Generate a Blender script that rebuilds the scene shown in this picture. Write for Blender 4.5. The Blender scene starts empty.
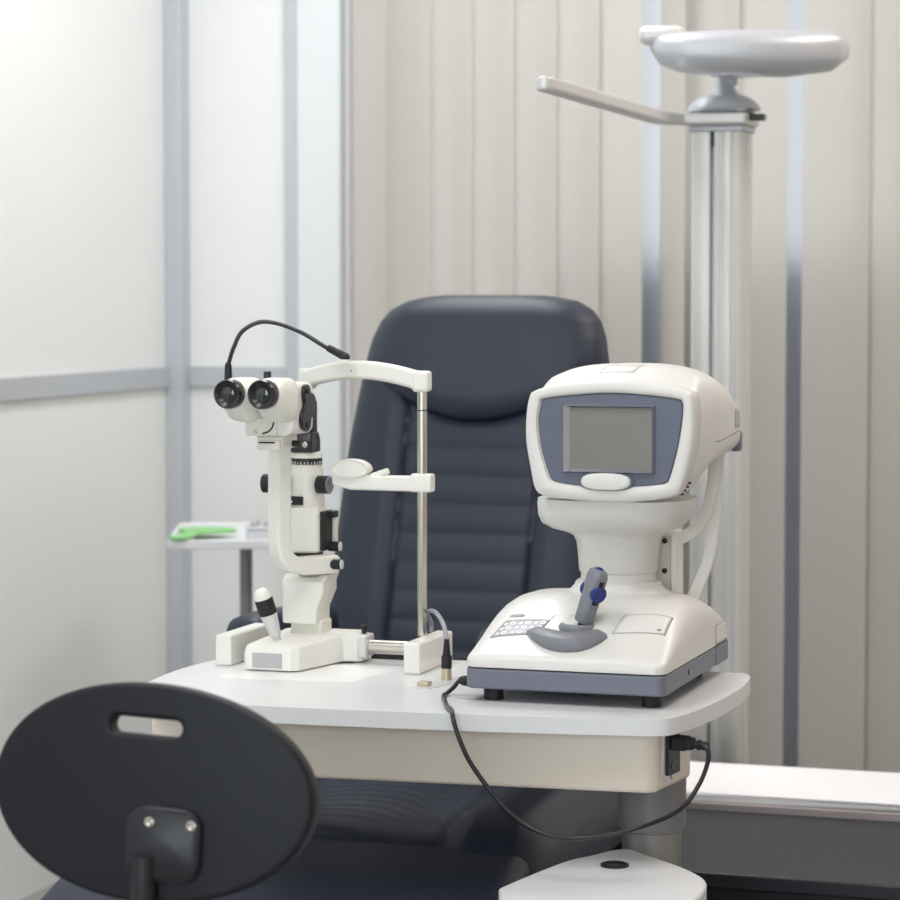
import bpy, bmesh, math, random
from mathutils import Vector as V, Matrix as M
from mathutils.bvhtree import BVHTree
random.seed(7)
SC = bpy.context.scene
COL = SC.collection
PI = math.pi

# ------------------------------------------------------------------ materials
def srgb(r, g, b):
    f = lambda v: (v/255/12.92) if v/255 <= .04045 else ((v/255+.055)/1.055)**2.4
    return (f(r), f(g), f(b), 1)

def mat(name, col, rough=.5, metal=0., spec=.5, noise=.03, scale=40, bump=0., coat=0., bscale=None, emit=None, brushed=False):
    m = bpy.data.materials.new(name); m.use_nodes = True
    nt = m.node_tree; N, L = nt.nodes, nt.links
    b = N['Principled BSDF']
    c = srgb(*col)
    b.inputs['Roughness'].default_value = rough
    b.inputs['Metallic'].default_value = metal
    b.inputs['Specular IOR Level'].default_value = spec
    b.inputs['Coat Weight'].default_value = coat
    tc = N.new('ShaderNodeTexCoord'); mp = N.new('ShaderNodeMapping')
    L.new(tc.outputs['Object'], mp.inputs['Vector'])
    if brushed: mp.inputs['Scale'].default_value = (1, 1, .02)
    nz = N.new('ShaderNodeTexNoise'); nz.inputs['Scale'].default_value = scale; nz.inputs['Detail'].default_value = 3
    L.new(mp.outputs['Vector'], nz.inputs['Vector'])
    mx = N.new('ShaderNodeMix'); mx.data_type = 'RGBA'
    mx.inputs[6].default_value = tuple(v*(1-noise) for v in c[:3])+(1,)
    mx.inputs[7].default_value = tuple(min(1, v*(1+noise)) for v in c[:3])+(1,)
    L.new(nz.outputs['Fac'], mx.inputs[0]); L.new(mx.outputs[2], b.inputs['Base Color'])
    if bump:
        n2 = N.new('ShaderNodeTexNoise'); n2.inputs['Scale'].default_value = bscale or 400
        L.new(tc.outputs['Object'], n2.inputs['Vector'])
        bp = N.new('ShaderNodeBump'); bp.inputs['Strength'].default_value = bump; bp.inputs['Distance'].default_value = .001
        L.new(n2.outputs['Fac'], bp.inputs['Height']); L.new(bp.outputs['Normal'], b.inputs['Normal'])
    if emit:
        b.inputs['Emission Color'].default_value = srgb(*emit[0]); b.inputs['Emission Strength'].default_value = emit[1]
    return m

MT = dict(
    wall=mat('white_laminate_panel', (236, 238, 237), .35, noise=.01, scale=4),
    room=mat('white_wall_paint', (232, 230, 226), .7, noise=.02),
    warmwall=mat('warm_beige_wall_paint', (224, 210, 198), .7, noise=.02),
    alu=mat('grey_anodised_aluminium', (196, 200, 206), .42, .35, noise=.02),
    jamb=mat('pale_blue_grey_frame', (222, 227, 229), .45, noise=.015),
    ceil=mat('ceiling_white', (238, 238, 236), .8),
    floor=mat('grey_vinyl_floor', (150, 148, 145), .45, noise=.06, scale=15),
    table=mat('white_laminate_top', (222, 223, 224), .32, noise=.012, scale=8),
    apron=mat('cream_apron', (226, 216, 203), .38, noise=.012),
    cream=mat('cream_white_enamel', (235, 234, 227), .36, noise=.012, coat=.15),
    cream2=mat('darker_cream_plastic', (228, 226, 216), .45, noise=.012),  # slightly darker cream than the enamel, without its coat
    arwhite=mat('warm_white_plastic', (222, 220, 216), .36, noise=.012),
    argrey=mat('slate_grey_plastic', (112, 116, 130), .45, noise=.03),
    argrey2=mat('mid_grey_plastic', (128, 130, 138), .42, noise=.03, bump=.1),
    arpanel=mat('dark_slate_bezel', (92, 97, 114), .33, noise=.03),
    screen=mat('unlit_screen', (122, 118, 112), .30, noise=.05, scale=25),
    glossgrey=mat('glossy_slate_frame', (186, 191, 202), .08, .85, noise=.02),
    blue=mat('blue_rubber_grip', (36, 52, 122), .6, noise=.25, scale=900),
    seam=mat('seam_grey', (150, 147, 140), .6),  # plain mid grey for seam strips and a few small parts
    keygrey=mat('grey_key_film', (158, 160, 168), .4),
    keywhite=mat('white_key_print', (240, 240, 238), .4),
    lgrey=mat('light_grey_label', (205, 206, 207), .4),
    sgrey=mat('grey_label', (172, 173, 178), .4),
    black=mat('black_plastic', (26, 27, 33), .38, noise=.05),
    blackmat=mat('black_matt_rubber', (22, 22, 26), .6, noise=.05),
    blackcoat=mat('black_coated_metal', (30, 31, 38), .28, noise=.05),
    lens=mat('coated_lens', (10, 22, 18), .05, spec=1., noise=.6, scale=120),
    steel=mat('brushed_steel', (205, 200, 192), .22, 1., noise=.03, brushed=True),
    satin=mat('satin_silver_metal', (216, 216, 215), .38, .2, noise=.02),
    plate=mat('engraved_silver_plate', (186, 185, 187), .45, .3, noise=.06, scale=120),
    brass=mat('brass_connector', (200, 188, 162), .35, .7, noise=.05),
    column=mat('grey_painted_column', (128, 129, 132), .42, .2, noise=.03),
    chair=mat('slate_leatherette', (46, 52, 66), .45, spec=.32, noise=.05, scale=60, bump=.25, bscale=700),
    chair2=mat('slate_leatherette_deep', (46, 51, 66), .46, spec=.32, noise=.05, scale=60, bump=.25, bscale=700),
    stool=mat('charcoal_polyurethane', (24, 26, 33), .46, spec=.3, noise=.06, scale=50, bump=.2, bscale=900),
    tray=mat('grey_white_tray', (226, 227, 229), .4, noise=.015),
    green=mat('pale_green_plastic', (140, 202, 130), .5, noise=.05),
    clear=mat('frosted_clear_plastic', (205, 208, 214), .25, noise=.1, scale=120),
    cabinet=mat('dark_slate_cabinet', (31, 35, 42), .45, noise=.04),
    paper=mat('white_paper', (240, 240, 243), .7, noise=.01),
    papgrey=mat('lilac_grey_folder', (168, 158, 158), .6, noise=.02),
    cable=mat('black_cable_sheath', (24, 24, 28), .3, noise=.05),
    gcable=mat('grey_cable_sheath', (150, 152, 160), .4, noise=.03),
    acrylic=mat('pale_plastic_mat', (243, 244, 243), .25, noise=.01),
    chain=mat('white_bead_chain', (222, 214, 222), .35, noise=.05),
    cord=mat('green_blind_cord', (120, 150, 132), .6, noise=.05),
    gap_panel=mat('blue_grey_gap_panel', (178, 192, 222), .8, noise=.1, scale=3),  # for the added panel that darkens the lower blind gaps
    lampglow=mat('ceiling_light_diffuser', (255, 255, 255), .5, emit=((255, 250, 244), 2.0)),
    toplab=mat('pale_grey_film', (206, 203, 198), .4),
    colmetal=mat('dull_grey_metal', (150, 150, 148), .36, .55, noise=.03),
    drk=mat('dark_recess', (12, 12, 15), .7),
)

def slat_mat():
    m = bpy.data.materials.new('translucent_blind_fabric'); m.use_nodes = True
    nt = m.node_tree; N, L = nt.nodes, nt.links
    b = N['Principled BSDF']; out = N['Material Output']
    tc = N.new('ShaderNodeTexCoord'); mp = N.new('ShaderNodeMapping'); mp.inputs['Scale'].default_value = (500, 500, 12)
    L.new(tc.outputs['Object'], mp.inputs['Vector'])
    nz = N.new('ShaderNodeTexNoise'); nz.inputs['Scale'].default_value = 1.; L.new(mp.outputs['Vector'], nz.inputs['Vector'])
    mx = N.new('ShaderNodeMix'); mx.data_type = 'RGBA'
    mx.inputs[6].default_value = srgb(236, 231, 224); mx.inputs[7].default_value = srgb(241, 237, 231)
    L.new(nz.outputs['Fac'], mx.inputs[0]); L.new(mx.outputs[2], b.inputs['Base Color'])
    b.inputs['Roughness'].default_value = .55; b.inputs['Specular IOR Level'].default_value = .3
    tr = N.new('ShaderNodeBsdfTranslucent'); tr.inputs['Color'].default_value = srgb(238, 237, 234)
    ms = N.new('ShaderNodeMixShader'); ms.inputs[0].default_value = .66
    L.new(b.outputs[0], ms.inputs[1]); L.new(tr.outputs[0], ms.inputs[2]); L.new(ms.outputs[0], out.inputs['Surface'])
    return m
MT['slat'] = slat_mat()

def glass_mat():
    m = bpy.data.materials.new('clear_window_glass'); m.use_nodes = True
    nt = m.node_tree; N, L = nt.nodes, nt.links
    out = N['Material Output']; N.remove(N['Principled BSDF'])
    t = N.new('ShaderNodeBsdfTransparent'); t.inputs[0].default_value = (.92, .95, .95, 1)
    g = N.new('ShaderNodeBsdfGlossy'); g.inputs['Roughness'].default_value = .02
    ms = N.new('ShaderNodeMixShader'); ms.inputs[0].default_value = .07
    L.new(t.outputs[0], ms.inputs[1]); L.new(g.outputs[0], ms.inputs[2]); L.new(ms.outputs[0], out.inputs['Surface'])
    return m
MT['glass'] = glass_mat()

def frosted_mat():
    m = bpy.data.materials.new('frosted_window_glass'); m.use_nodes = True
    nt = m.node_tree; N, L = nt.nodes, nt.links
    out = N['Material Output']; b = N['Principled BSDF']
    b.inputs['Base Color'].default_value = srgb(206, 213, 229); b.inputs['Roughness'].default_value = .35
    t = N.new('ShaderNodeBsdfTranslucent'); t.inputs[0].default_value = srgb(220, 221, 220)
    ms = N.new('ShaderNodeMixShader'); ms.inputs[0].default_value = .58
    L.new(b.outputs[0], ms.inputs[1]); L.new(t.outputs[0], ms.inputs[2]); L.new(ms.outputs[0], out.inputs['Surface'])
    return m
MT['frosted'] = frosted_mat()

# ------------------------------------------------------------------ object helpers
ORG = {}
def thing(name, loc, label, cat, group=None):
    o = bpy.data.objects.new(name, None); COL.objects.link(o)
    o.location = loc; o['label'] = label; o['category'] = cat; o.empty_display_size = .05
    if group: o['group'] = group
    ORG[o] = V(loc); return o

def part(name, bm, m, parent, label=None, smooth=35, bevel=0, seg=3, sub=0, solid=0, weld=False):
    """one mesh object, built in room coordinates, as a child of parent"""
    if weld: bmesh.ops.remove_doubles(bm, verts=bm.verts, dist=1e-5)
    bmesh.ops.recalc_face_normals(bm, faces=bm.faces)
    org = ORG[parent]
    bmesh.ops.translate(bm, verts=bm.verts, vec=-org)
    return _link(name, bm, m, parent, org, label, smooth, bevel, seg, sub, solid, V((0, 0, 0)))

def _link(name, bm, m, parent, org, label, smooth, bevel, seg, sub, solid, loc):
    me = bpy.data.meshes.new(name); bm.to_mesh(me); bm.free()
    me.materials.append(MT[m] if isinstance(m, str) else m)
    for p in me.polygons: p.use_smooth = True
    me.set_sharp_from_angle(angle=math.radians(smooth))
    o = bpy.data.objects.new(name, me); COL.objects.link(o); o.location = loc
    if parent: o.parent = parent
    ORG[o] = org
    if solid:
        s = o.modifiers.new('thickness', 'SOLIDIFY'); s.thickness = solid; s.offset = 0
    if bevel:
        b = o.modifiers.new('bevel', 'BEVEL'); b.width = bevel; b.segments = seg; b.limit_method = 'ANGLE'; b.angle_limit = math.radians(32)
        b.harden_normals = False
    if sub:
        s = o.modifiers.new('sub', 'SUBSURF'); s.levels = s.render_levels = sub
    if label: o['label'] = label
    return o

def solo(name, bm, m, label=None, cat=None, kind=None, group=None, smooth=35, bevel=0, seg=3, weld=False):
    """a top-level thing (or piece of the setting) that is one mesh"""
    if weld: bmesh.ops.remove_doubles(bm, verts=bm.verts, dist=1e-5)
    bmesh.ops.recalc_face_normals(bm, faces=bm.faces)
    lo = V([min(v.co[i] for v in bm.verts) for i in range(3)]); hi = V([max(v.co[i] for v in bm.verts) for i in range(3)])
    org = V(((lo.x+hi.x)/2, (lo.y+hi.y)/2, lo.z))
    bmesh.ops.translate(bm, verts=bm.verts, vec=-org)
    o = _link(name, bm, m, None, org, label, smooth, bevel, seg, 0, 0, org)
    if cat: o['category'] = cat
    if kind: o['kind'] = kind
    if group: o['group'] = group
    return o

def B(): return bmesh.new()
def box(bm, x0, x1, y0, y1, z0, z1):
    vs = [bm.verts.new((x, y, z)) for z in (z0, z1) for x, y in ((x0, y0), (x1, y0), (x1, y1), (x0, y1))]
    for f in ((3, 2, 1, 0), (4, 5, 6, 7), (0, 1, 5, 4), (1, 2, 6, 5), (2, 3, 7, 6), (3, 0, 4, 7)):
        bm.faces.new([vs[i] for i in f])
    return bm

def loft(bm, secs, cap=True, close=True):
    rows = [[bm.verts.new(p) for p in s] for s in secs]
    n = len(rows[0])
    for a, b in zip(rows, rows[1:]):
        for i in range(n if close else n-1):
            j = (i+1) % n
            bm.faces.new((a[i], a[j], b[j], b[i]))
    if cap:
        bm.faces.new(list(reversed(rows[0]))); bm.faces.new(rows[-1])
    return bm

def frame(d):
    d = V(d).normalized()
    u = d.cross(V((0, 0, 1)))
    if u.length < 1e-3: u = V((1, 0, 0))
    u.normalize(); return u, d.cross(u).normalized(), d

def cyl(bm, p0, p1, r0, r1=None, seg=28):
    r1 = r0 if r1 is None else r1
    u, w, d = frame(V(p1)-V(p0))
    ring = lambda p, r: [V(p)+u*(r*math.cos(a))+w*(r*math.sin(a)) for a in [2*PI*i/seg for i in range(seg)]]
    return loft(bm, [ring(p0, r0), ring(p1, r1)])

def lathe(bm, base, axis, prof, seg=36):
    """prof: (distance along axis, radius)"""
    u, w, d = frame(axis); base = V(base)
    secs = [[base+d*h+u*(max(r, 1e-4)*math.cos(2*PI*i/seg))+w*(max(r, 1e-4)*math.sin(2*PI*i/seg)) for i in range(seg)] for h, r in prof]
    return loft(bm, secs)

def catmull(pts, n=8, closed=False):
    P = [V(p) for p in pts]; out = []; N = len(P)
    for i in range(N if closed else N-1):
        if closed: a, b, c, d = P[i-1], P[i], P[(i+1) % N], P[(i+2) % N]
        else: a, b, c, d = P[max(i-1, 0)], P[i], P[i+1], P[min(i+2, N-1)]
        for k in range(n):
            t = k/n
            out.append(.5*((2*b)+(c-a)*t+(2*a-5*b+4*c-d)*t*t+(3*b-a-3*c+d)*t**3))
    if not closed: out.append(P[-1])
    return out

def sweep(bm, pts, sec, up=None):
    """sec: list of (a,b) offsets; up: fixed reference vector"""
    P = [V(p) for p in pts]; secs = []
    prev = None
    for i, p in enumerate(P):
        d = (P[min(i+1, len(P)-1)]-P[max(i-1, 0)]).normalized()
        if up is not None: u = d.cross(V(up)).normalized()
        elif prev is None: u = frame(d)[0]
        else: u = (prev-d*prev.dot(d)).normalized()
        prev = u; w = u.cross(d)
        secs.append([p+u*a+w*b for a, b in sec])
    return loft(bm, secs)

def tube(bm, pts, r, n=8, seg=12, smooth=True):
    P = catmull(pts, n) if smooth else pts
    return sweep(bm, P, [(r*math.cos(2*PI*i/seg), r*math.sin(2*PI*i/seg)) for i in range(seg)])

def prism(bm, poly, z0, z1):
    return loft(bm, [[(x, y, z0) for x, y in poly], [(x, y, z1) for x, y in poly]])

def extr(bm, poly, o, u, v, t):
    """polygon (a,b) in plane o+a*u+b*v, thickness t along u x v, centred"""
    o, u, v = V(o), V(u).normalized(), V(v).normalized(); n = u.cross(v)
    return loft(bm, [[o+u*a+v*b-n*t/2 for a, b in poly], [o+u*a+v*b+n*t/2 for a, b in poly]])

def rrect(cx, cy, hx, hy, r, n=6):
    out = []
    for sx, sy, a0 in ((1, 1, 0), (-1, 1, 90), (-1, -1, 180), (1, -1, 270)):
        for k in range(n+1):
            a = math.radians(a0+90*k/n)
            out.append((cx+sx*(hx-r)+r*math.cos(a), cy+sy*(hy-r)+r*math.sin(a)))
    return out

def superell(cx, cy, hx, hy, n=4, seg=48):
    out = []
    for i in range(seg):
        a = 2*PI*i/seg; c, s = math.cos(a), math.sin(a)
        out.append((cx+hx*math.copysign(abs(c)**(2/n), c), cy+hy*math.copysign(abs(s)**(2/n), s)))
    return out

def polar(poly, c, n=96):
    """resample a star-shaped outline by angle about c"""
    out = []; m = len(poly)
    for k in range(n):
        a = 2*PI*k/n; dx, dy = math.cos(a), math.sin(a); best = 0
        for i in range(m):
            x1, y1 = poly[i][0]-c[0], poly[i][1]-c[1]; x2, y2 = poly[(i+1) % m][0]-c[0], poly[(i+1) % m][1]-c[1]
            ex, ey = x2-x1, y2-y1; den = dx*ey-dy*ex
            if abs(den) < 1e-12: continue
            t = (x1*ey-y1*ex)/den; s = (x1*dy-y1*dx)/den
            if t > 0 and -1e-6 <= s <= 1+1e-6: best = max(best, t)
        out.append((c[0]+dx*best, c[1]+dy*best))
    return out

def scale2(poly, c, k):
    return [(c[0]+(x-c[0])*k, c[1]+(y-c[1])*k) for x, y in poly]

def inset2(poly, c, d):
    out = []
    for x, y in poly:
        r = math.hypot(x-c[0], y-c[1]); k = (r-d)/r
        out.append((c[0]+(x-c[0])*k, c[1]+(y-c[1])*k))
    return out

def holed_plate(outer, holes, half, bev, res=3):
    """flat plate with holes in the XY plane, thickness along z, as a mesh"""
    cu = bpy.data.curves.new('tmp', 'CURVE'); cu.dimensions = '2D'; cu.fill_mode = 'BOTH'
    cu.extrude = half-bev; cu.bevel_depth = bev; cu.bevel_resolution = res
    for poly in [outer]+holes:
        s = cu.splines.new('POLY'); s.points.add(len(poly)-1); s.use_cyclic_u = True
        for p, (x, y) in zip(s.points, poly): p.co = (x, y, 0, 1)
    ob = bpy.data.objects.new('tmp', cu); COL.objects.link(ob)
    dg = bpy.context.evaluated_depsgraph_get(); dg.update()
    me = bpy.data.meshes.new_from_object(ob.evaluated_get(dg))
    bm = bmesh.new(); bm.from_mesh(me)
    bpy.data.objects.remove(ob); bpy.data.curves.remove(cu); bpy.data.meshes.remove(me)
    bmesh.ops.remove_doubles(bm, verts=bm.verts, dist=1e-6)
    return bm

def slices(bm, axis, lo, hi, n):
    for i in range(1, n):
        co = [0, 0, 0]; no = [0, 0, 0]; co[axis] = lo+(hi-lo)*i/n; no[axis] = 1
        bmesh.ops.bisect_plane(bm, geom=list(bm.verts)+list(bm.edges)+list(bm.faces), plane_co=co, plane_no=no, dist=1e-6)

def grid(bm, fn, nu, nv):
    g = [[bm.verts.new(fn(i/nu, j/nv)) for i in range(nu+1)] for j in range(nv+1)]
    for j in range(nv):
        for i in range(nu):
            bm.faces.new((g[j][i], g[j][i+1], g[j+1][i+1], g[j+1][i]))
    return g

def bvh_of(o):
    return BVHTree.FromPolygons([v.co+ORG[o] for v in o.data.vertices], [p.vertices[:] for p in o.data.polygons])
def drape(bvh, fn, org, d, off, nm, m, par, n=10, thick=.0008, label=None, axes=(0, 1)):
    """grid of points fn(u,v) projected along d on to a surface"""
    bm = B(); d = V(d)
    def f(u, v):
        p = V(org)
        a = fn(u, v); p[axes[0]], p[axes[1]] = a[0], a[1]
        h = bvh.ray_cast(p, d)[0]
        return (h if h else p)-d*off
    grid(bm, f, n, n)
    return part(nm, bm, m, par, label=label, solid=thick)

# ------------------------------------------------------------------ the room
XL, YB, XR, YF, ZC = -2.64, 5.98, 1.7, -1.4, 2.75
solo('floor', box(B(), XL-.1, XR+.1, YF-.1, 6.3, -.1, 0), 'floor', kind='structure')
solo('ceiling', box(B(), XL-.1, XR+.1, YF-.1, 6.3, ZC, ZC+.1), 'ceil', kind='structure')
solo('wall_left', box(B(), XL-.1, XL, YF-.1, 6.3, 0, ZC), 'wall', kind='structure')
solo('wall_right', box(B(), XR, XR+.1, YF-.1, 6.3, 0, ZC), 'warmwall', kind='structure')
bm = B(); FX0, FX1, FZ0, FZ1 = -2.3, 1.0, .85, 2.35                # wall behind the viewer with an added, unseen window for fill light
box(bm, XL-.1, FX0, YF-.1, YF, 0, ZC); box(bm, FX1, XR+.1, YF-.1, YF, 0, ZC); box(bm, FX0, FX1, YF-.1, YF, 0, FZ0); box(bm, FX0, FX1, YF-.1, YF, FZ1, ZC)
solo('wall_front', bm, 'room', kind='structure')
w2 = solo('added_window', box(box(box(box(box(B(), FX0, FX1, YF-.08, YF-.03, FZ0, FZ0+.05), FX0, FX1, YF-.08, YF-.03, FZ1-.05, FZ1), FX0, FX0+.05, YF-.08, YF-.03, FZ0+.05, FZ1-.05), FX1-.05, FX1, YF-.08, YF-.03, FZ0+.05, FZ1-.05), -.68, -.62, YF-.08, YF-.03, FZ0+.05, FZ1-.05), 'jamb', kind='structure', bevel=.003)  # unseen window added to carry the frontal fill
part('window_pane', box(B(), FX0+.05, FX1-.05, YF-.06, YF-.055, FZ0+.05, FZ1-.05), 'glass', w2)
dl = bpy.data.lights.new('fill_light', 'AREA'); dl.shape = 'RECTANGLE'; dl.size = FX1-FX0-.1; dl.size_y = FZ1-FZ0-.1; dl.energy = 62; dl.color = (.925, .945, 1)  # area lamp added as frontal fill, set behind the unseen window
do = bpy.data.objects.new('fill_light', dl); COL.objects.link(do); do.location = ((FX0+FX1)/2, YF-.15, (FZ0+FZ1)/2); do.rotation_euler = (math.radians(90), 0, 0)
bm = B()                                                  # back wall with its window opening
WX0, WX1, WZ0, WZ1 = -2.205, -.60, .14, 2.45
box(bm, XL, WX0, YB, YB+.24, 0, ZC); box(bm, WX1, XR, YB+.1, YB+.24, 0, ZC)
box(bm, WX0, WX1, YB+.1, YB+.24, 0, WZ0); box(bm, WX0, WX1, YB+.1, YB+.24, WZ1, ZC)
solo('wall_back', bm, 'wall', kind='structure')
# aluminium partition profiles
tr = [(XL, XL+.042, YB-.055, YB), (-2.345, -2.312, YB-.022, YB)]
for i, (a, b, c, d) in enumerate(tr):
    solo('trim_%d' % (i+1), box(B(), a, b, c, d, 0, ZC), 'alu', kind='structure', bevel=.003)
solo('trim_3', box(B(), XL, XL+.012, YF, YB-.055, 1.07, 1.119), 'alu', kind='structure', bevel=.002)
solo('trim_4', box(B(), XL+.042, -2.345, YB-.012, YB, 1.07, 1.119), 'alu', kind='structure', bevel=.002)
solo('trim_5', box(B(), -2.312, -2.205, YB-.03, YB, 0, ZC), 'jamb', kind='structure', bevel=.004)
solo('trim_6', box(B(), XL, XL+.012, 4.72, 4.772, 0, 1.07), 'alu', kind='structure', bevel=.002)
solo('baseboard_back', box(B(), -2.2, XR, YB+.085, YB+.1, 0, .1), 'jamb', kind='structure', bevel=.003)
# window behind the blinds
w = solo('window_1', box(box(box(box(B(), WX0, WX1, YB+.06, YB+.11, WZ0, WZ0+.06), WX0, WX1, YB+.06, YB+.11, WZ1-.06, WZ1),
         WX0, WX0+.03, YB+.06, YB+.11, WZ0+.06, WZ1-.06), WX1-.03, WX1, YB+.06, YB+.11, WZ0+.06, WZ1-.06), 'jamb', kind='structure', bevel=.003)
part('window_pane', box(B(), WX0+.03, WX1-.03, YB+.075, YB+.080, WZ0+.06, WZ1-.06), 'frosted', w, label='frosted glass pane')
solo('added_gap_panel', box(B(), -1.70, WX1, YB+.125, YB+.15, .10, 1.365), 'gap_panel', kind='structure', bevel=.004)  # panel added behind the pane so the blind gaps turn dark lower down

# ------------------------------------------------------------------ vertical blind
vb = thing('vertical_blind', (-1.4, YB, 0), 'long off-white vertical window blind hanging behind the dark reclining chair', 'blind')
part('headrail', box(B(), -2.2, -.58, YB-.035, YB+.02, 2.52, 2.565), 'jamb', vb, bevel=.004)
def vane():
    bm = B(); hw, n = .0745, 14; ang = math.radians(-13); c, s = math.cos(ang), math.sin(ang)
    a, b = [], []
    for i in range(n+1):
        t = -1+2*i/n; x = t*hw; y = -.0075*(1-t*t)
        X, Y = x*c-y*s, x*s+y*c
        nx, ny = -s, c
        a.append((X, Y)); b.append((X+nx*.0009, Y+ny*.0009))
    poly = a+b[::-1]
    return prism(bm, poly, .14, 2.515)
first = None
vanes = [(-2.113, 24, .022)]+[(-2.0615+.1012*k, 0, .01) for k in range(6)]+[(-1.4185, -42, .012), (-1.335, 0, .014), (-1.2245, 0, .01), (-1.046, 13, .012), (-.925, 0, .016), (-.83, 0, .012), (-.735, 0, .012), (-.65, 0, .012)]
for k, (x, rot, dy) in enumerate(vanes):
    if first is None:
        bm = vane(); bmesh.ops.translate(bm, verts=bm.verts, vec=ORG[vb])
        first = part('vane', bm, 'slat', vb); o = first
    else:
        o = first.copy(); COL.objects.link(o); o.parent = vb
    o.location = (x-ORG[vb].x, dy, 0)
    o.rotation_euler.z = math.radians(rot+random.uniform(-1, 1))
bm = B()
for i in range(int(1.75/.008)):
    z = .75+i*.008
    bmesh.ops.create_icosphere(bm, subdivisions=1, radius=.0042, matrix=M.Translation((-2.1785, YB-.045, z)))
part('bead_chain', bm, 'chain', vb)
part('pull_cord', cyl(B(), (-2.1880, YB-.047, .75), (-2.1880, YB-.047, 2.53), .0017, seg=8), 'cord', vb)

# ------------------------------------------------------------------ ceiling lights
def ceiling_light(x, y, sx, sy, pw, col, label):
    t = thing('ceiling_light', (x, y, ZC-.03), label, 'light', 'ceiling light panels')
    bm = B()
    box(bm, x-sx, x+sx, y-sy, y-sy+.03, ZC-.03, ZC); box(bm, x-sx, x+sx, y+sy-.03, y+sy, ZC-.03, ZC)
    box(bm, x-sx, x-sx+.03, y-sy+.03, y+sy-.03, ZC-.03, ZC); box(bm, x+sx-.03, x+sx, y-sy+.03, y+sy-.03, ZC-.03, ZC)
    part('light_frame', bm, 'jamb', t)
    part('light_diffuser', box(B(), x-sx+.03, x+sx-.03, y-sy+.03, y+sy-.03, ZC-.018, ZC-.006), 'lampglow', t)
    l = bpy.data.lights.new('ceiling_lamp', 'AREA'); l.shape = 'RECTANGLE'; l.size = 2*sx-.06; l.size_y = 2*sy-.06
    l.energy = pw; l.color = col
    lo = bpy.data.objects.new('ceiling_lamp', l); COL.objects.link(lo); lo.parent = t; lo.location = (0, 0, -.002)
LC = (.99, .98, .98)
ceiling_light(-1.75, 2.35, .3, .6, 17, (.97, .98, 1), 'square ceiling light panel nearest the left wall above the stool')
ceiling_light(-.55, 2.35, .3, .6, 15, LC, 'square ceiling light panel above the instrument table')
ceiling_light(-1.75, 4.9, .3, .6, 26, (.97, .98, 1), 'square ceiling light panel near the corner and the blind')
ceiling_light(-.1, 4.9, .3, .6, 20, (1, .86, .75), 'added warm square ceiling light panel near the lamp post')  # unseen warm panel added to tint the right end of the blind

# ------------------------------------------------------------------ instrument table
TZ = .75
tb = thing('instrument_table', (-1.19, 3.6, 0), 'white motorised instrument table with rounded top in front of the dark chair', 'table')
outl = [(-1.40, 3.336), (-1.22, 3.342), (-1.0, 3.362), (-.86, 3.384), (-.822, 3.392), (-.803, 3.408), (-.790, 3.46), (-.778, 3.55), (-.772, 3.68),
        (-.776, 3.76), (-.783, 3.81), (-.798, 3.834), (-.83, 3.838), (-1.2, 3.838), (-1.50, 3.838), (-1.555, 3.805), (-1.583, 3.73), (-1.593, 3.64),
        (-1.592, 3.56), (-1.580, 3.47), (-1.55, 3.40), (-1.49, 3.352)]
P = [(p.x, p.y) for p in catmull([(x, y, 0) for x, y in outl], 5, True)]
part('tabletop', prism(B(), P, TZ-.0225, TZ), 'table', tb, bevel=.006, smooth=30)
ap = [(-1.53, 3.376), (-.842, 3.424), (-.829, 3.434), (-.812, 3.56), (-1.53, 3.56)]
part('apron', prism(B(), ap, .645, TZ-.0226), 'apron', tb, bevel=.006)
# socket on the apron's right end
e0, e1 = V((-.829, 3.434, 0)), V((-.812, 3.56, 0)); eu = (e1-e0).normalized(); en = V((eu.y, -eu.x, 0))
so = e0+eu*.045+V((0, 0, .694))+en*.001
pl = part('socket_plate', extr(B(), [(-.028, .03), (.028, .03), (.028, -.028), (.012, -.041), (-.012, -.041), (-.028, -.028)], so, eu, (0, 0, 1), .002), 'satin', tb, bevel=.0006)
part('socket', extr(B(), rrect(0, -.003, .021, .027, .002), so+en*.003, eu, (0, 0, 1), .006), 'black', pl, label='black twin power socket')
bm = B()
for dz in (-.018,):
    pts = [(.012*math.cos(a), dz+.008*math.sin(a)) for a in [2*PI*i/16 for i in range(16)]]
    extr(bm, pts, so+en*.0062, eu, (0, 0, 1), .0012)
part('socket_opening', bm, 'blackcoat', pl)
part('plate_screw', lathe(B(), so+V((0, 0, -.034)), en, [(0, .0035), (.0018, .0035), (.0022, .002)], 14), 'steel', pl)
# lifting column and its white pedestal
cx, cy = -.892, 3.665
part('column_sleeve', lathe(B(), (cx, cy, .552), (0, 0, 1), [(0, .0455), (.001, .048), (.0925, .048)], 48), 'column', tb)
part('lifting_column', lathe(B(), (cx, cy, .36), (0, 0, 1), [(0, .042), (.188, .042), (.19, .044), (.193, .044)], 48), 'colmetal', tb, label='satin metal inner column')
ped = [(-.995, 3.27), (-.997, 3.30), (-.966, 3.454), (-.94, 3.512), (-.922, 3.552), (-.90, 3.566), (-.875, 3.545), (-.79, 3.46), (-.75, 3.38), (-.76, 3.24), (-.86, 3.18), (-.96, 3.2)]
P = [(p.x, p.y) for p in catmull([(x, y, 0) for x, y in ped], 5, True)]
pd = part('pedestal_housing', prism(B(), P, .06, .54), 'tray', tb, bevel=.008, label='white rounded housing')
part('housing_cap', lathe(B(), (-.891, 3.452, .54), (0, 0, 1), [(0, .019), (.003, .019), (.004, .016), (.002, .013), (.002, .001)], 32), 'blackcoat', pd)
part('housing_foot', prism(B(), scale2(P, (-.88, 3.38), 1.06), 0, .06), 'column', pd, bevel=.008)
part('base_plate', prism(B(), rrect(cx, 3.72, .14, .2, .05), .0, .36), 'column', tb, bevel=.01)
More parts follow.
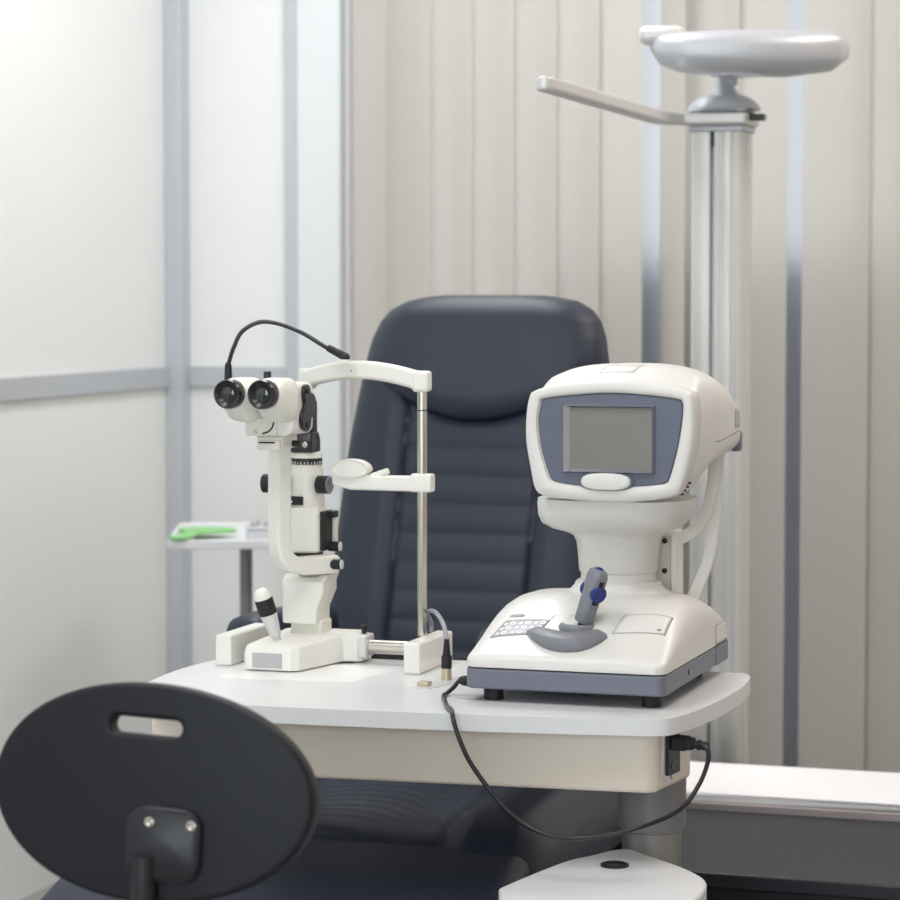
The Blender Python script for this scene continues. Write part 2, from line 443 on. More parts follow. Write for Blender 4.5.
bm = B(); box(bm, -.86, -.83, 3.575, 3.585, .648, .652)

# plastic mat under the slit lamp, connector plate
solo('plastic_mat', prism(B(), [(-1.505, 3.56), (-1.305, 3.58), (-1.29, 3.70), (-1.40, 3.74), (-1.50, 3.73)], TZ, TZ+.0009), 'acrylic',
     'thin pale plastic mat lying under the slit lamp base', 'mat')

# ------------------------------------------------------------------ slit lamp
sl = thing('slit_lamp', (-1.43, 3.72, TZ), 'cream white slit lamp microscope with black eyepieces on the table', 'microscope')
bp = [(-1.493, 3.634), (-1.424, 3.634), (-1.414, 3.642), (-1.388, 3.755), (-1.361, 3.765), (-1.359, 3.80), (-1.370, 3.814), (-1.485, 3.814), (-1.499, 3.80), (-1.499, 3.64)]
bc = (-1.44, 3.73)
bm = loft(B(), [[(x, y, z+(.034*(y-3.634) if z > TZ+.01 else 0)) for x, y in inset2(bp, bc, d)] for z, d in ((TZ+.0025, .012), (TZ+.0028, .0), (TZ+.027, .0), (TZ+.036, .004), (TZ+.039, .012), (TZ+.040, .03))])
base = part('base', bm, 'cream', sl, smooth=28, bevel=.003)
part('base_skid', prism(B(), inset2(bp, bc, .014), TZ, TZ+.003), 'blackmat', base)
part('name_plate', box(B(), -1.484, -1.438, 3.6325, 3.634, TZ+.0065, TZ+.0275), 'plate', base, bevel=.0005, label='engraved silver maker plate')
# joystick
j0, j1 = V((-1.463, 3.680, TZ+.040)), V((-1.482, 3.660, .868))
jd = (j1-j0); jl = jd.length
jm = part('joystick', lathe(B(), j0, jd, [(0, .006), (jl*.08, .006), (jl*.1, .0085), (jl*.3, .0105), (jl*.52, .0128)], 28), 'satin', sl, label='silver joystick with black grip')
part('joystick_grip', lathe(B(), j0, jd, [(jl*.52, .0128), (jl*.53, .0136), (jl*.81, .0138), (jl*.82, .013)], 28), 'blackmat', jm, label='black knurled grip')
part('joystick_cap', lathe(B(), j0, jd, [(jl*.82, .0132), (jl*.9, .0128), (jl*.96, .0105), (jl, .006), (jl*1.01, .0005)], 28), 'cream', jm)
# pedestal
part('pedestal_neck', box(B(), -1.468, -1.418, 3.745, 3.790, TZ+.038, .814), 'cream2', sl, bevel=.004)
def rr3(cx, cy, hx, hy, r, z): return [(x, y, z) for x, y in rrect(cx, cy, hx, hy, r)]
bm = loft(B(), [rr3(-1.449, 3.762, .026, .030, .005, .810), rr3(-1.449, 3.762, .0275, .030, .005, .812), rr3(-1.449, 3.762, .028, .030, .005, .832),
                rr3(-1.4440, 3.764, .033, .031, .005, .858), rr3(-1.4440, 3.764, .033, .031, .005, .872), rr3(-1.4425, 3.772, .035, .025, .005, .882)])
part('pedestal', bm, 'cream', sl, smooth=30)
part('pivot_disc', lathe(B(), (-1.438, 3.765, .879), (0, 0, 1), [(0, .026), (.008, .026)], 36), 'seam', sl)
# microscope arm: an L swept from the pivot to under the microscope
ad = V((-.050, -.088, 0)).normalized(); pv = V((-1.4045, 3.765, 0))
L = .108
inner = [(.010, .912), (L-.034, .912), (L-.022, .918), (L-.016, .932), (L-.016, 1.0), (L-.016, 1.078)]
outer = [(L+.008, 1.078), (L+.010, 1.0), (L+.010, .935), (L+.004, .912), (L-.012, .895), (L-.04, .886), (.012, .884), (.004, .884), (-.002, .89), (-.002, .906), (.003, .912)]
arm = part('microscope_arm', extr(B(), inner+outer, pv, ad, (0, 0, 1), .027), 'cream', sl, bevel=.004, label='curved cream arm')
# illumination body (lower block), tower, scale ring, dark head
lb = loft(B(), [rr3(-1.4535, 3.775, 0.0260, 0.0250, .008, .914), rr3(-1.4535, 3.775, 0.0290, 0.0280, .008, .917), rr3(-1.4535, 3.775, 0.0290, 0.0280, .008, .972), rr3(-1.4535, 3.775, 0.0240, 0.0230, .008, .981)])
lbo = part('lamp_block', lb, 'cream', sl, smooth=30)
part('lamp_block_collar', lathe(B(), (-1.452, 3.775, .905), (0, 0, 1), [(0, .02), (.003, .024), (.010, .024)], 28), 'black', lbo)
bpan = part('black_panel', box(B(), -1.4250, -1.4180, 3.756, 3.796, .917, .976), 'blackmat', lbo, bevel=.002)
part('panel_catch', box(B(), -1.419, -1.410, 3.776, 3.798, .965, .975), 'blackmat', bpan, bevel=.0015)
part('panel_guide', box(B(), -1.4250, -1.412, 3.792, 3.802, .914, .966), 'cream2', lbo, bevel=.002)
tw = part('lamp_tower', lathe(B(), (-1.4545, 3.78, .979), (0, 0, 1), [(0, .024), (.002, .0265), (.04, .0260), (.052, .0245), (.062, .0226), (.066, .0226)], 40), 'cream', sl)
part('tower_window', box(B(), -1.474, -1.450, 3.7505, 3.760, .985, .998), 'black', tw, bevel=.0006)
part('window_dot', lathe(B(), (-1.468, 3.7505, .990), (0, -1, 0), [(0, .002), (.001, .002)], 12), 'paper', tw)
sr = part('scale_ring', lathe(B(), (-1.4545, 3.78, 1.045), (0, 0, 1), [(0, .0238), (.0095, .0235)], 48), 'blackcoat', sl)
bm = B()
for i in range(28):
    a = 2*PI*i/28
    c = V((-1.4545+.0238*math.cos(a), 3.78+.0238*math.sin(a), 1.0475))
    bmesh.ops.create_cube(bm, size=1, matrix=M.Translation(c) @ M.Rotation(a, 4, 'Z') @ M.Diagonal((.0008, .0012, .004 if i % 2 else .0025, 1)))
part('scale_marks', bm, 'keywhite', sr)
part('top_ring', lathe(B(), (-1.4545, 3.78, 1.0545), (0, 0, 1), [(0, .0237), (.008, .0228), (.009, .021)], 40), 'cream', sl)
ph = part('prism_housing', loft(B(), [rr3(-1.455, 3.775, .018, .020, .004, 1.0635), rr3(-1.455, 3.775, .018, .020, .004, 1.081), rr3(-1.453, 3.778, .014, .015, .004, 1.093)]), 'blackcoat', sl, smooth=30, bevel=.0015)
part('prism_column', box(B(), -1.459, -1.441, 3.768, 3.792, 1.09, 1.14), 'blackcoat', ph, bevel=.003)
part('housing_screw', lathe(B(), (-1.447, 3.755, 1.075), (0, -1, 0), [(0, .0045), (.002, .0045), (.003, .003)], 16), 'steel', ph)
def knob(nm, p, d, r, l, par, mm='blackmat', cap='argrey2'):
    k = part(nm, lathe(B(), p, d, [(0, r*.7), (.002, r*.7), (.002, r), (l, r)], 28), mm, par)
    part('knob_cap', lathe(B(), V(p)+V(d).normalized()*l, d, [(0, r*.96), (.0015, r*.9), (.002, .001)], 28), cap, k)
    return k
knob('slit_knob', (-1.432, 3.766, 1.0155), (1, -.12, 0), .0135, .020, sl)
knob('slit_knob', (-1.474, 3.765, 1.0155), (-1, -.05, 0), .0140, .043, sl, cap='blackmat')
knob('lock_knob', (-1.4225, 3.785, .9215), (1, 0, 0), .0075, .019, sl, cap='satin')
knob('lock_knob', (-1.4085, 3.748, .8985), (1, 0, 0), .0075, .021, sl, cap='satin')
# microscope head
mh = part('microscope_body', loft(B(), [[(x, y, z) for x, z in rrect(-1.4385, 1.1355, hx, hz, .012)] for y, hx, hz in ((3.586, .032, .034), (3.588, .0365, .0375), (3.668, .0365, .0375), (3.674, .033, .034))]), 'cream', sl, smooth=30, label='cream microscope body')
part('front_plate', box(B(), -1.473, -1.424, 3.583, 3.60, 1.0975, 1.124), 'cream2', mh, bevel=.003)
bm = B(); tube(bm, [(-1.446, 3.5825, 1.101), (-1.437, 3.5825, 1.104), (-1.431, 3.5825, 1.110), (-1.428, 3.5825, 1.120)], .0011, 4, 8)
part('plate_slot', bm, 'drk', mh)
part('plate_screw', lathe(B(), (-1.456, 3.583, 1.1045), (0, -1, 0), [(0, .0032), (.001, .0032), (.0014, .002)], 16), 'brass', mh)
mnt = part('microscope_mount', box(B(), -1.463, -1.422, 3.60, 3.66, 1.0775, 1.0975), 'cream', sl, bevel=.003)
part('mount_clamp', box(B(), -1.460, -1.424, 3.594, 3.61, 1.0765, 1.091), 'cream2', mnt, bevel=.002)
part('clamp_slot', box(B(), -1.456, -1.432, 3.5928, 3.5945, 1.0865, 1.0885), 'drk', mnt)
part('mount_screw', lathe(B(), (-1.422, 3.640, 1.084), (1, 0, 0), [(0, .005), (.012, .005), (.0125, .004)], 16), 'black', mnt)
part('top_knob', lathe(B(), (-1.455, 3.625, 1.172), (0, 0, 1), [(0, .0055), (.016, .0055), (.0165, .005)], 16), 'black', mh)
# black magnification wing on the right side
wing = [(.0, .040), (.010, .036), (.012, .026), (.024, .022), (.031, .010), (.032, -.004), (.026, -.016), (.016, -.020), (.012, -.034), (.002, -.042), (-.012, -.036), (-.018, -.022), (-.014, -.008), (-.006, .004), (-.009, .018), (-.009, .032)]
W2 = [(p.x, p.y) for p in catmull([(a, b, 0) for a, b in wing], 4, True)]
wg = part('magnification_lever', extr(B(), [(a*1.18+.002, b*.84) for a, b in W2], (-1.4000, 3.632, 1.137), (0, 1, 0), (0, 0, 1), .007), 'blackcoat', mh, bevel=.0025)
part('lever_screw', lathe(B(), (-1.3965, 3.631, 1.162), (1, 0, 0), [(0, .0045), (.002, .0045), (.003, .003)], 16), 'black', wg)
part('lever_screw', lathe(B(), (-1.3965, 3.632, 1.112), (1, 0, 0), [(0, .0045), (.002, .0045), (.003, .003)], 16), 'black', wg)
# eyepiece tubes
for ex in (-1.473, -1.4215):
    ec = V((ex, 3.515, 1.1595))
    secs = []
    for y, ccx, ccz, hx, hz, n in ((3.535, ex+.001, 1.158, .0195, .0195, 2), (3.541, ex+.001, 1.157, .0222, .0225, 2.2), (3.553, ex+.001, 1.1545, .0245, .0275, 2.5),
                                   (3.566, ex+.001, 1.1505, .0245, .0315, 2.7), (3.582, ex+.003, 1.1490, .0245, .0325, 2.8), (3.594, ex+.004, 1.149, .024, .032, 2.8), (3.602, ex+.004, 1.149, .020, .027, 2.8)):
        secs.append([(x, y, z) for x, z in superell(ccx, ccz, hx, hz, n, 48)])
    tb_ = part('eyepiece_tube', loft(B(), secs), 'cream', sl, smooth=50)
    part('eyecup', lathe(B(), ec, (0, 1, 0), [(.006, .0105), (.005, .0115), (.001, .0165), (0, .0195), (.003, .0208), (.009, .0208), (.0095, .0196), (.0115, .0196), (.012, .0204), (.028, .0200), (.030, .0185)], 48), 'blackcoat', tb_, label='black eyecup')
    part('eyepiece_lens', lathe(B(), ec+V((0, .0072, 0)), (0, -1, 0), [(0, .0115), (.0006, .0115), (.0016, .007), (.002, .0004)], 32), 'lens', tb_)
# headrest
HX0, HX1, HY = -1.470, -1.2665, 3.765
HYL = 3.826
for hx, hy, zb, fx0 in ((HX1, HY, TZ+.045, HX1+.014), (HX0, HYL, TZ+.011, -1.5475)):
    f = part('headrest_foot', prism(B(), rrect(fx0, 3.752, .0128, .077, .003), TZ, TZ+.0455), 'cream', sl, bevel=.003)
    part('headrest_column', lathe(B(), (hx, hy, zb), (0, 0, 1), [(0, .0072), (1.165-zb, .0072)], 24), 'steel', sl, label='polished steel headrest column')
    part('height_mark', lathe(B(), (hx, hy, 1.128), (0, 0, 1), [(0, .0076), (.0015, .0076)], 24), 'black', sl)
shaft = part('cross_shaft', cyl(B(), (-1.353, 3.775, TZ+.024), (-1.262, 3.775, TZ+.024), .0105), 'steel', sl, label='polished steel cross shaft')
part('rack_bar', box(B(), -1.53, -1.25, 3.815, 3.836, TZ, TZ+.012), 'blackmat', sl)
part('shaft_cover', box(B(), -1.366, -1.353, 3.757, 3.797, TZ+.008, TZ+.042), 'satin', sl, bevel=.003)
part('base_lock_screw', lathe(B(), (-1.364, 3.782, TZ+.040), (0, 0, 1), [(0, .004), (.012, .004), (.0121, .0052), (.0145, .0052)], 14), 'black', sl)
part('left_rack', box(B(), -1.515, -1.50, 3.70, 3.80, TZ, TZ+.012), 'blackmat', sl)
# forehead arch
def arch_pt(t):
    a = PI*t
    x = HX1+.002+(HX0-HX1-.004)*t
    s = math.sin(a)
    return V((x, HY+(HYL-HY)*t-.004-.012*s, 1.1705+.0165*s**.9))
NA = 28
secs = []
for i in range(NA+1):
    t = i/NA; p = arch_pt(t)
    d = (arch_pt(min(1, t+.01))-arch_pt(max(0, t-.01))).normalized(); n = V((0, 0, 1)).cross(d).normalized(); w = d.cross(n)
    if w.z < 0: w = -w
    e = max(0, 1-min(t, 1-t)/.07)
    hb, ht = .0135+.003*e, .0135
    hd = .009
    secs.append([p+n*a+w*b for a, b in [(hd*.6, -hb), (hd, -hb+.004), (hd, ht-.004), (hd*.6, ht), (-hd*.6, ht), (-hd, ht-.004), (-hd, -hb+.004), (-hd*.6, -hb)]])
arch = part('forehead_arch', loft(B(), secs), 'cream', sl, smooth=40, bevel=.0015)
for hx, hy in ((HX1, HY), (HX0, HYL)):
    part('arch_end', box(B(), hx-.0125, hx+.0130, hy-.0125, hy+.0105, 1.156, 1.187), 'cream', arch, bevel=.005)
part('arch_pad', loft(B(), [[(x, y, z) for x, z in rrect(-1.37, 1.182, hx, hz, .004)] for y, hx, hz in ((HY+.028, .05, .009), (HY+.04, .05, .009), (HY+.043, .045, .007))]), 'lgrey', arch)
part('arch_screw', lathe(B(), arch_pt(.56)+V((0, -.009, -.001)), (0, -1, 0), [(0, .0016), (.0006, .0016)], 12), 'black', arch)
part('arch_socket', lathe(B(), (-1.386, HY-.012, 1.199), (0, 0, 1), [(0, .011), (.004, .0105)], 20), 'cream', arch)
# chin rest
cb = part('chin_bar', loft(B(), [[(x, y, z) for y, z in rrect(HY-.003, 1.0215+dz, .011, hz, .004)] for x, hz, dz in ((-1.249, .0125, .0005), (-1.251, .0135, .0005), (-1.279, .0135, .0005), (-1.282, .0112, -.001), (-1.345, .0110, -.001), (-1.352, .0125, .0005), (-1.375, .0125, .0005), (-1.398, .010, .0028), (-1.403, .008, .003))]), 'cream', sl, smooth=40, bevel=.001)
cc = V((-1.374, 3.757, 1.0395))
bm = B()
secs = []
for k, (dy, sc) in enumerate(((-.010, .9), (-.012, .97), (-.009, 1.), (.008, 1.), (.014, .96), (.018, .8))):
    ring = []
    for i in range(40):
        a = 2*PI*i/40; cx_, sz_ = math.cos(a), math.sin(a)
        zz = sz_*(.0160 if sz_ > 0 else .0110)
        ring.append(cc+V((cx_*.0295*sc, dy, zz*sc)))
    secs.append(ring)
part('chin_cup', loft(bm, secs), 'cream', cb, smooth=40)
part('paper_pin', lathe(B(), (-1.333, 3.757, 1.028), (.75, 0, .5), [(0, .004), (.012, .003), (.0125, .0042), (.016, .0042)], 12), 'cream', cb)
part('elevation_screw', cyl(B(), (-1.352, HY-.004, 1.027), (-1.318, HY-.004, 1.0385), .0045), 'cream', cb)
# fixation lamp on its gooseneck
gp = [(-1.402, 3.757, 1.2135), (-1.428, 3.765, 1.2265), (-1.46, 3.77, 1.243), (-1.497, 3.77, 1.2555), (-1.525, 3.765, 1.257), (-1.548, 3.755, 1.243), (-1.557, 3.745, 1.220), (-1.562, 3.738, 1.198), (-1.563, 3.735, 1.188)]
fx = part('gooseneck_lamp', tube(B(), gp, .0033, 8, 12), 'blackcoat', sl, label='thin black gooseneck with lamp tip')
part('lamp_joint', bmesh_ball := lathe(B(), (-1.380, 3.754, 1.201), (-.35, .02, .93), [(0, .003), (.002, .0055), (.006, .0068), (.010, .0055), (.012, .002)], 20), 'black', fx)
part('neck_grip', lathe(B(), (-1.381, 3.754, 1.206), V(gp[1])-V((-1.381, 3.754, 1.206)), [(0, .0058), (.003, .0065), (.034, .0055), (.036, .0040)], 18), 'blackmat', fx)
part('lamp_tip', lathe(B(), (-1.5625, 3.736, 1.197), (0, 0, -1), [(0, .004), (.004, .0052), (.030, .0062), (.031, .004)], 18), 'blackmat', fx)

# ------------------------------------------------------------------ lead with plug beside the headrest, connector plate
ld = thing('power_lead', (-1.19, 3.62, TZ), 'short grey lead with black jack standing beside the right headrest foot', 'cable')
jk = V((-1.1855, 3.633, TZ))
part('lead_cord', tube(B(), [(-1.279, 3.845, .79), (-1.279, 3.845, .803), (-1.279, 3.825, .821), (-1.260, 3.78, .830), (-1.239, 3.74, .8345), (-1.214, 3.69, .832), (-1.196, 3.655, .8225), (jk.x, jk.y, TZ+.056)], .0034, 8, 12), 'gcable', ld)
part('plug_sleeve', lathe(B(), jk+V((0, 0, .018)), (0, 0, 1), [(0, .0075), (.018, .0075), (.0185, .0058), (.042, .0035)], 20), 'blackmat', ld)
part('plug_socket', lathe(B(), jk+V((0, 0, .0)), (0, 0, 1), [(0, .0075), (.019, .0070)], 20), 'brass', ld)
cn = thing('connector_plate', (-1.185, 3.60, TZ), 'thin grey metal connector plate on the table with brass contacts', 'connector')
part('plate_base', prism(B(), [(-1.215, 3.548), (-1.185, 3.545), (-1.150, 3.66), (-1.178, 3.665)], TZ, TZ+.0012), 'satin', cn)
part('brass_contact', box(B(), -1.206, -1.190, 3.562, 3.580, TZ+.001, TZ+.007), 'brass', cn, bevel=.001)

# ------------------------------------------------------------------ power cable hanging in front of the table
pc = thing('power_cable', (-.95, 3.33, .6), 'black power cable looping from the autorefractor below the table to the socket', 'cable')
cp = [(-1.104, 3.493, TZ+.0225), (-1.122, 3.50, TZ+.0222), (-1.133, 3.507, TZ+.012), (-1.140, 3.495, TZ+.0042), (-1.137, 3.47, TZ+.0042), (-1.120, 3.425, TZ+.0042), (-1.104, 3.385, TZ+.0042), (-1.087, 3.352, TZ+.0045),
      (-1.078, 3.333, TZ-.006), (-1.067, 3.328, .718), (-1.050, 3.328, .686), (-1.012, 3.328, .640), (-.975, 3.328, .612), (-.932, 3.33, .5995), (-.879, 3.335, .604),
      (-.828, 3.355, .616), (-.790, 3.40, .632), (-.772, 3.43, .660), (-.763, 3.445, .690), (-.766, 3.45, .704), (-.776, 3.455, .7085)]
part('cable_cord', tube(B(), cp, .0031, 10, 12), 'cable', pc)
pb = so+en*.0068+V((0, 0, .012))
pq = part('plug_body', loft(B(), [[pb+en*h+eu*a+V((0, 0, b)) for a, b in rrect(0, 0, ha, hb, .003)] for h, ha, hb in ((0, .013, .009), (.016, .013, .009), (.020, .009, .008), (.026, .0085, .0075))]), 'blackmat', pc)
part('strain_relief', lathe(B(), pb+en*.026, en*1+V((0, 0, -.12)), [(0, .007), (.002, .0055), (.006, .0055), (.0062, .007), (.010, .007), (.0102, .0055), (.014, .0055), (.0142, .0062), (.02, .0055)], 18), 'blackmat', pq)
part('cable_boot', lathe(B(), (-1.1045, 3.493, TZ+.0225), (-1, .25, 0), [(0, .0068), (.004, .0072), (.012, .0070), (.018, .0048)], 18), 'blackmat', pc)

# ------------------------------------------------------------------ autorefractor
ar = thing('autorefractor', (-.965, 3.65, TZ), 'white autorefractor with square grey screen and grey joystick on the table', 'eye test machine')
AX, AW, AY0, AY1 = -.965, .1395, 3.460, 3.868
z1 = .768
foot = [(-1.072, 3.492), (-.852, 3.494), (-1.06, 3.78), (-.86, 3.78)]
for fx_, fy_ in foot:
    part('rubber_foot', lathe(B(), (fx_, fy_, TZ), (0, 0, 1), [(0, .0125), (.001, .0135), (z1-TZ+.001, .0135)], 28), 'blackmat', ar)
skirt = rrect(AX, (AY0+AY1)/2, AW, (AY1-AY0)/2, .016, 8)
part('base_skirt', prism(B(), skirt, z1, .7958), 'argrey', ar, bevel=.003, label='slate grey lower casing')
part('casing_joint', prism(B(), inset2(skirt, (AX, 3.646), .002), .7958, .7975), 'drk', ar)
HP = [(3.459, .806), (3.4605, .8105), (3.464, .8145), (3.47, .8175), (3.48, .821), (3.50, .829), (3.53, .8435), (3.56, .8585), (3.59, .8705), (3.62, .878), (3.66, .8815), (3.71, .880), (3.75, .874), (3.785, .863), (3.82, .848), (3.842, .835), (3.857, .822), (3.865, .812), (3.8685, .804)]
def hz(y):
    for (a, b), (c, d) in zip(HP, HP[1:]):
        if a <= y <= c:
            t = (y-a)/(c-a); return b+(d-b)*t
    return HP[0][1] if y < HP[0][0] else HP[-1][1]
ZB = .7975; EN = 6.0
def wz(y):
    w = AW
    if y < AY0+.016: w -= .016-math.sqrt(max(0, .016**2-(AY0+.016-y)**2))
    if y > AY1-.022: w -= .022-math.sqrt(max(0, .022**2-(y-AY1+.022)**2))
    return w
def asurf(x, y):
    u = min(.999, abs((x-AX)/wz(y))); h = hz(y)-ZB
    return ZB+h*(1-u**EN)**(1/EN)
secs = []
for y, _ in HP:
    yy = min(max(y, AY0+.0002), AY1-.0002)
    w, h = wz(yy), hz(y)-ZB; ring = []
    for i in range(65):
        a = PI*i/64; c, s_ = math.cos(a), math.sin(a)
        wr = w-.010*(max(0, s_)**1.5)*min(1, h/.08)
        ring.append((AX+wr*math.copysign(abs(c)**(2/EN), c), y, ZB+h*abs(s_)**(2/EN)))
    secs.append(ring)
bcov = part('base_cover', loft(B(), secs, close=True), 'arwhite', ar, smooth=50)
ABV = bvh_of(bcov)
def atop(x, y):
    h = ABV.ray_cast(V((x, y, 1.2)), V((0, 0, -1)))[0]
    return h.z if h else ZB
def decal(nm, quad, m, par, off=.0006, n=10, thick=.0008, label=None):
    """four plan corners draped over the cover"""
    bm = B()
    def f(u, v):
        a = V(quad[0]).lerp(V(quad[1]), u); b = V(quad[3]).lerp(V(quad[2]), u); p = a.lerp(b, v)
        return (p.x, p.y, atop(p.x, p.y)+off)
    grid(bm, f, n, n)
    return part(nm, bm, m, par, label=label, solid=thick)
kp = decal('keypad', [(-1.0825, 3.5095), (-1.0175, 3.5175), (-1.0075, 3.5485), (-1.0725, 3.5455)], 'keygrey', ar, label='grey key panel with white symbols')
decal('keypad_heading', [(-1.0710, 3.5480), (-1.0065, 3.5505), (-1.0025, 3.5600), (-1.0675, 3.5580)], 'keywhite', kp)
def kpt(u, v):
    q = [V((-1.0825, 3.5095)), V((-1.0175, 3.5175)), V((-1.0075, 3.5485)), V((-1.0725, 3.5455))]
    p = q[0].lerp(q[1], u).lerp(q[3].lerp(q[2], u), v); return V((p.x, p.y, atop(p.x, p.y)+.0012))
bm = B()
for r in range(3):
    for c in range(3):
        u, v = .16+c*.33, .2+r*.31
        ctr = kpt(u+.07, v)
        for k in range(12):                                # ring symbol
            a0, a1 = 2*PI*k/12, 2*PI*(k+1)/12
            q = [(ctr.x+rr*math.cos(a), ctr.y+rr*math.sin(a)*.85) for rr, a in ((.0022, a0), (.0042, a0), (.0042, a1), (.0022, a1))]
            bm.faces.new([bm.verts.new((x, y, atop(x, y)+.0013)) for x, y in q])
        c2 = kpt(u-.09, v)                                 # small bar beside it
        q = [(c2.x-.003, c2.y-.0025), (c2.x+.003, c2.y-.002), (c2.x+.003, c2.y+.0028), (c2.x-.0005, c2.y+.001)]
        bm.faces.new([bm.verts.new((x, y, atop(x, y)+.0013)) for x, y in q])
part('key_symbols', bm, 'keywhite', kp)
c0 = (-1.0575, 3.5565)
bm = B(); bm.faces.new([bm.verts.new((x, y, atop(x, y)+.0018)) for x, y in [(c0[0]+.011*math.cos(a), c0[1]+.0034*math.sin(a)) for a in [2*PI*i/24 for i in range(24)]]])
part('maker_mark', bm, 'sgrey', kp, solid=.0006)
dq = [(-.915, 3.5255), (-.843, 3.5345), (-.843, 3.582), (-.909, 3.569)]
dr = decal('printer_door_seam', dq, 'seam', ar, off=.0003, thick=.0005)
dm = V((sum(p[0] for p in dq)/4, sum(p[1] for p in dq)/4))
decal('printer_door', [tuple(dm+(V(p)-dm)*.965) for p in dq], 'arwhite', ar, off=.0008, thick=.0008)
cpt = V((-.853, 3.541)); part('door_catch', box(B(), cpt.x-.003, cpt.x+.003, cpt.y-.002, cpt.y+.003, atop(cpt.x, cpt.y)+.0009, atop(cpt.x, cpt.y)+.0025), 'seam', dr, bevel=.0004)
# recess round the joystick, collar, palm rest, stick
jc = V((-.968, 3.546)); 
bm = B()
def dish(u, v):
    a = 2*PI*u; r = .014+.030*v
    x, y = jc.x+r*math.cos(a)*1.18, jc.y+.006+r*math.sin(a)
    return (x, y, atop(x, y)+.0010-.0004*v)
grid(bm, dish, 40, 5)
part('joystick_recess', bm, 'arwhite', ar, weld=True)
jz = atop(jc.x, jc.y-.02)
part('joystick_collar', lathe(B(), (jc.x, jc.y-.004, jz-.002), (0, 0, 1), [(0, .026), (.009, .0255), (.012, .023), (.012, .0185), (.006, .017), (.006, .001)], 36), 'argrey2', ar)
# crescent palm rest: section swept along an arc in front of the collar
pts = catmull([(-1.030, 3.522, .8365), (-1.014, 3.502, .835), (-.994, 3.486, .8335), (-.969, 3.479, .8325), (-.946, 3.485, .8335), (-.931, 3.502, .835), (-.924, 3.519, .8365)], 6)
bm = B(); secs = []
for i, p in enumerate(pts):
    t = i/(len(pts)-1); q = 4*t*(1-t)
    d = (pts[min(i+1, len(pts)-1)]-pts[max(i-1, 0)]).normalized(); n = V((d.y, -d.x, 0)).normalized()
    iw = .010+.014*q; ow = .006; e = .85+.15*min(1, q*4)
    zb = asurf(p.x, p.y)+.0005
    secs.append([p+n*ow*.6+V((0, 0, zb-p.z)), p+n*ow+V((0, 0, .000)), p+n*ow*.7+V((0, 0, .0065*e)), p-n*.002+V((0, 0, .0095*e)), p-n*iw*.6+V((0, 0, .0095*e+.002)), p-n*iw+V((0, 0, .009*e+.003)), p-n*iw+V((0, 0, zb-p.z+.004))])
part('palm_rest', loft(bm, secs), 'argrey2', ar, smooth=60, bevel=.001, label='grey crescent palm rest')
s0, s1 = V((-.962, 3.540, .844)), V((-.935, 3.535, .928))
sd = (s1-s0).normalized(); su = V((.80, -.6, 0)); su = (su-sd*su.dot(sd)).normalized(); sv = sd.cross(su)
def stsec(h, hu, hv): return [s0+sd*h+su*a+sv*b for a, b in rrect(0, 0, hu, hv, min(hu, hv)*.6, 4)]
st = part('joystick', loft(B(), [stsec(h, a, b) for h, a, b in ((.010, .0105, .0085), (.012, .0125, .0100), (.030, .0128, .0100), (.050, .0130, .0105), (.066, .0140, .0110), (.078, .0140, .0110), (.085, .0120, .0095), (.088, .0080, .006))]), 'argrey2', ar, smooth=50, label='grey joystick with blue thumbwheels')
part('stick_stem', cyl(B(), s0-sd*.012, s0+sd*.014, .0065), 'black', st)
part('thumbwheel', lathe(B(), s0+sd*.056+su*.0085, su, [(0, .011), (.001, .0115), (.008, .0115), (.009, .0105)], 28), 'blue', st)
part('thumbwheel', lathe(B(), s0+sd*.056-su*.0085, -su, [(0, .011), (.001, .0115), (.006, .0115), (.007, .0105)], 28), 'blue', st)
part('wheel_slot', loft(B(), [stsec(h, .0145, .006) for h in (.040, .074)]), 'black', st)
part('trigger_button', lathe(B(), s0+sd*.084, sd, [(0, .0055), (.005, .0055), (.006, .004)], 18), 'blue', st)
# right side details
drape(ABV, lambda u, v: (3.772+.074*u, .7985+.028*v), (-.7, 0, 0), (-1, 0, 0), .0004, 'side_panel_seam', 'seam', ar, thick=.0006, axes=(1, 2))
drape(ABV, lambda u, v: (3.7735+.071*u, .8000+.025*v), (-.7, 0, 0), (-1, 0, 0), .0008, 'side_panel', 'arwhite', ar, thick=.0008, axes=(1, 2))
part('side_cover', box(B(), AX+AW-.0005, AX+AW+.0012, 3.772, 3.850, .7685, .7955), 'argrey', ar, bevel=.0005)
bm = B(); pp = V((AX+AW+.0004, 3.60, .783))
extr(bm, [(.003, .004), (.001, .004), (-.003, 0), (.001, -.004), (.003, -.004), (-.0008, 0)], pp, (0, 1, 0), (0, 0, 1), .0008)
part('arrow_mark', bm, 'drk', ar)
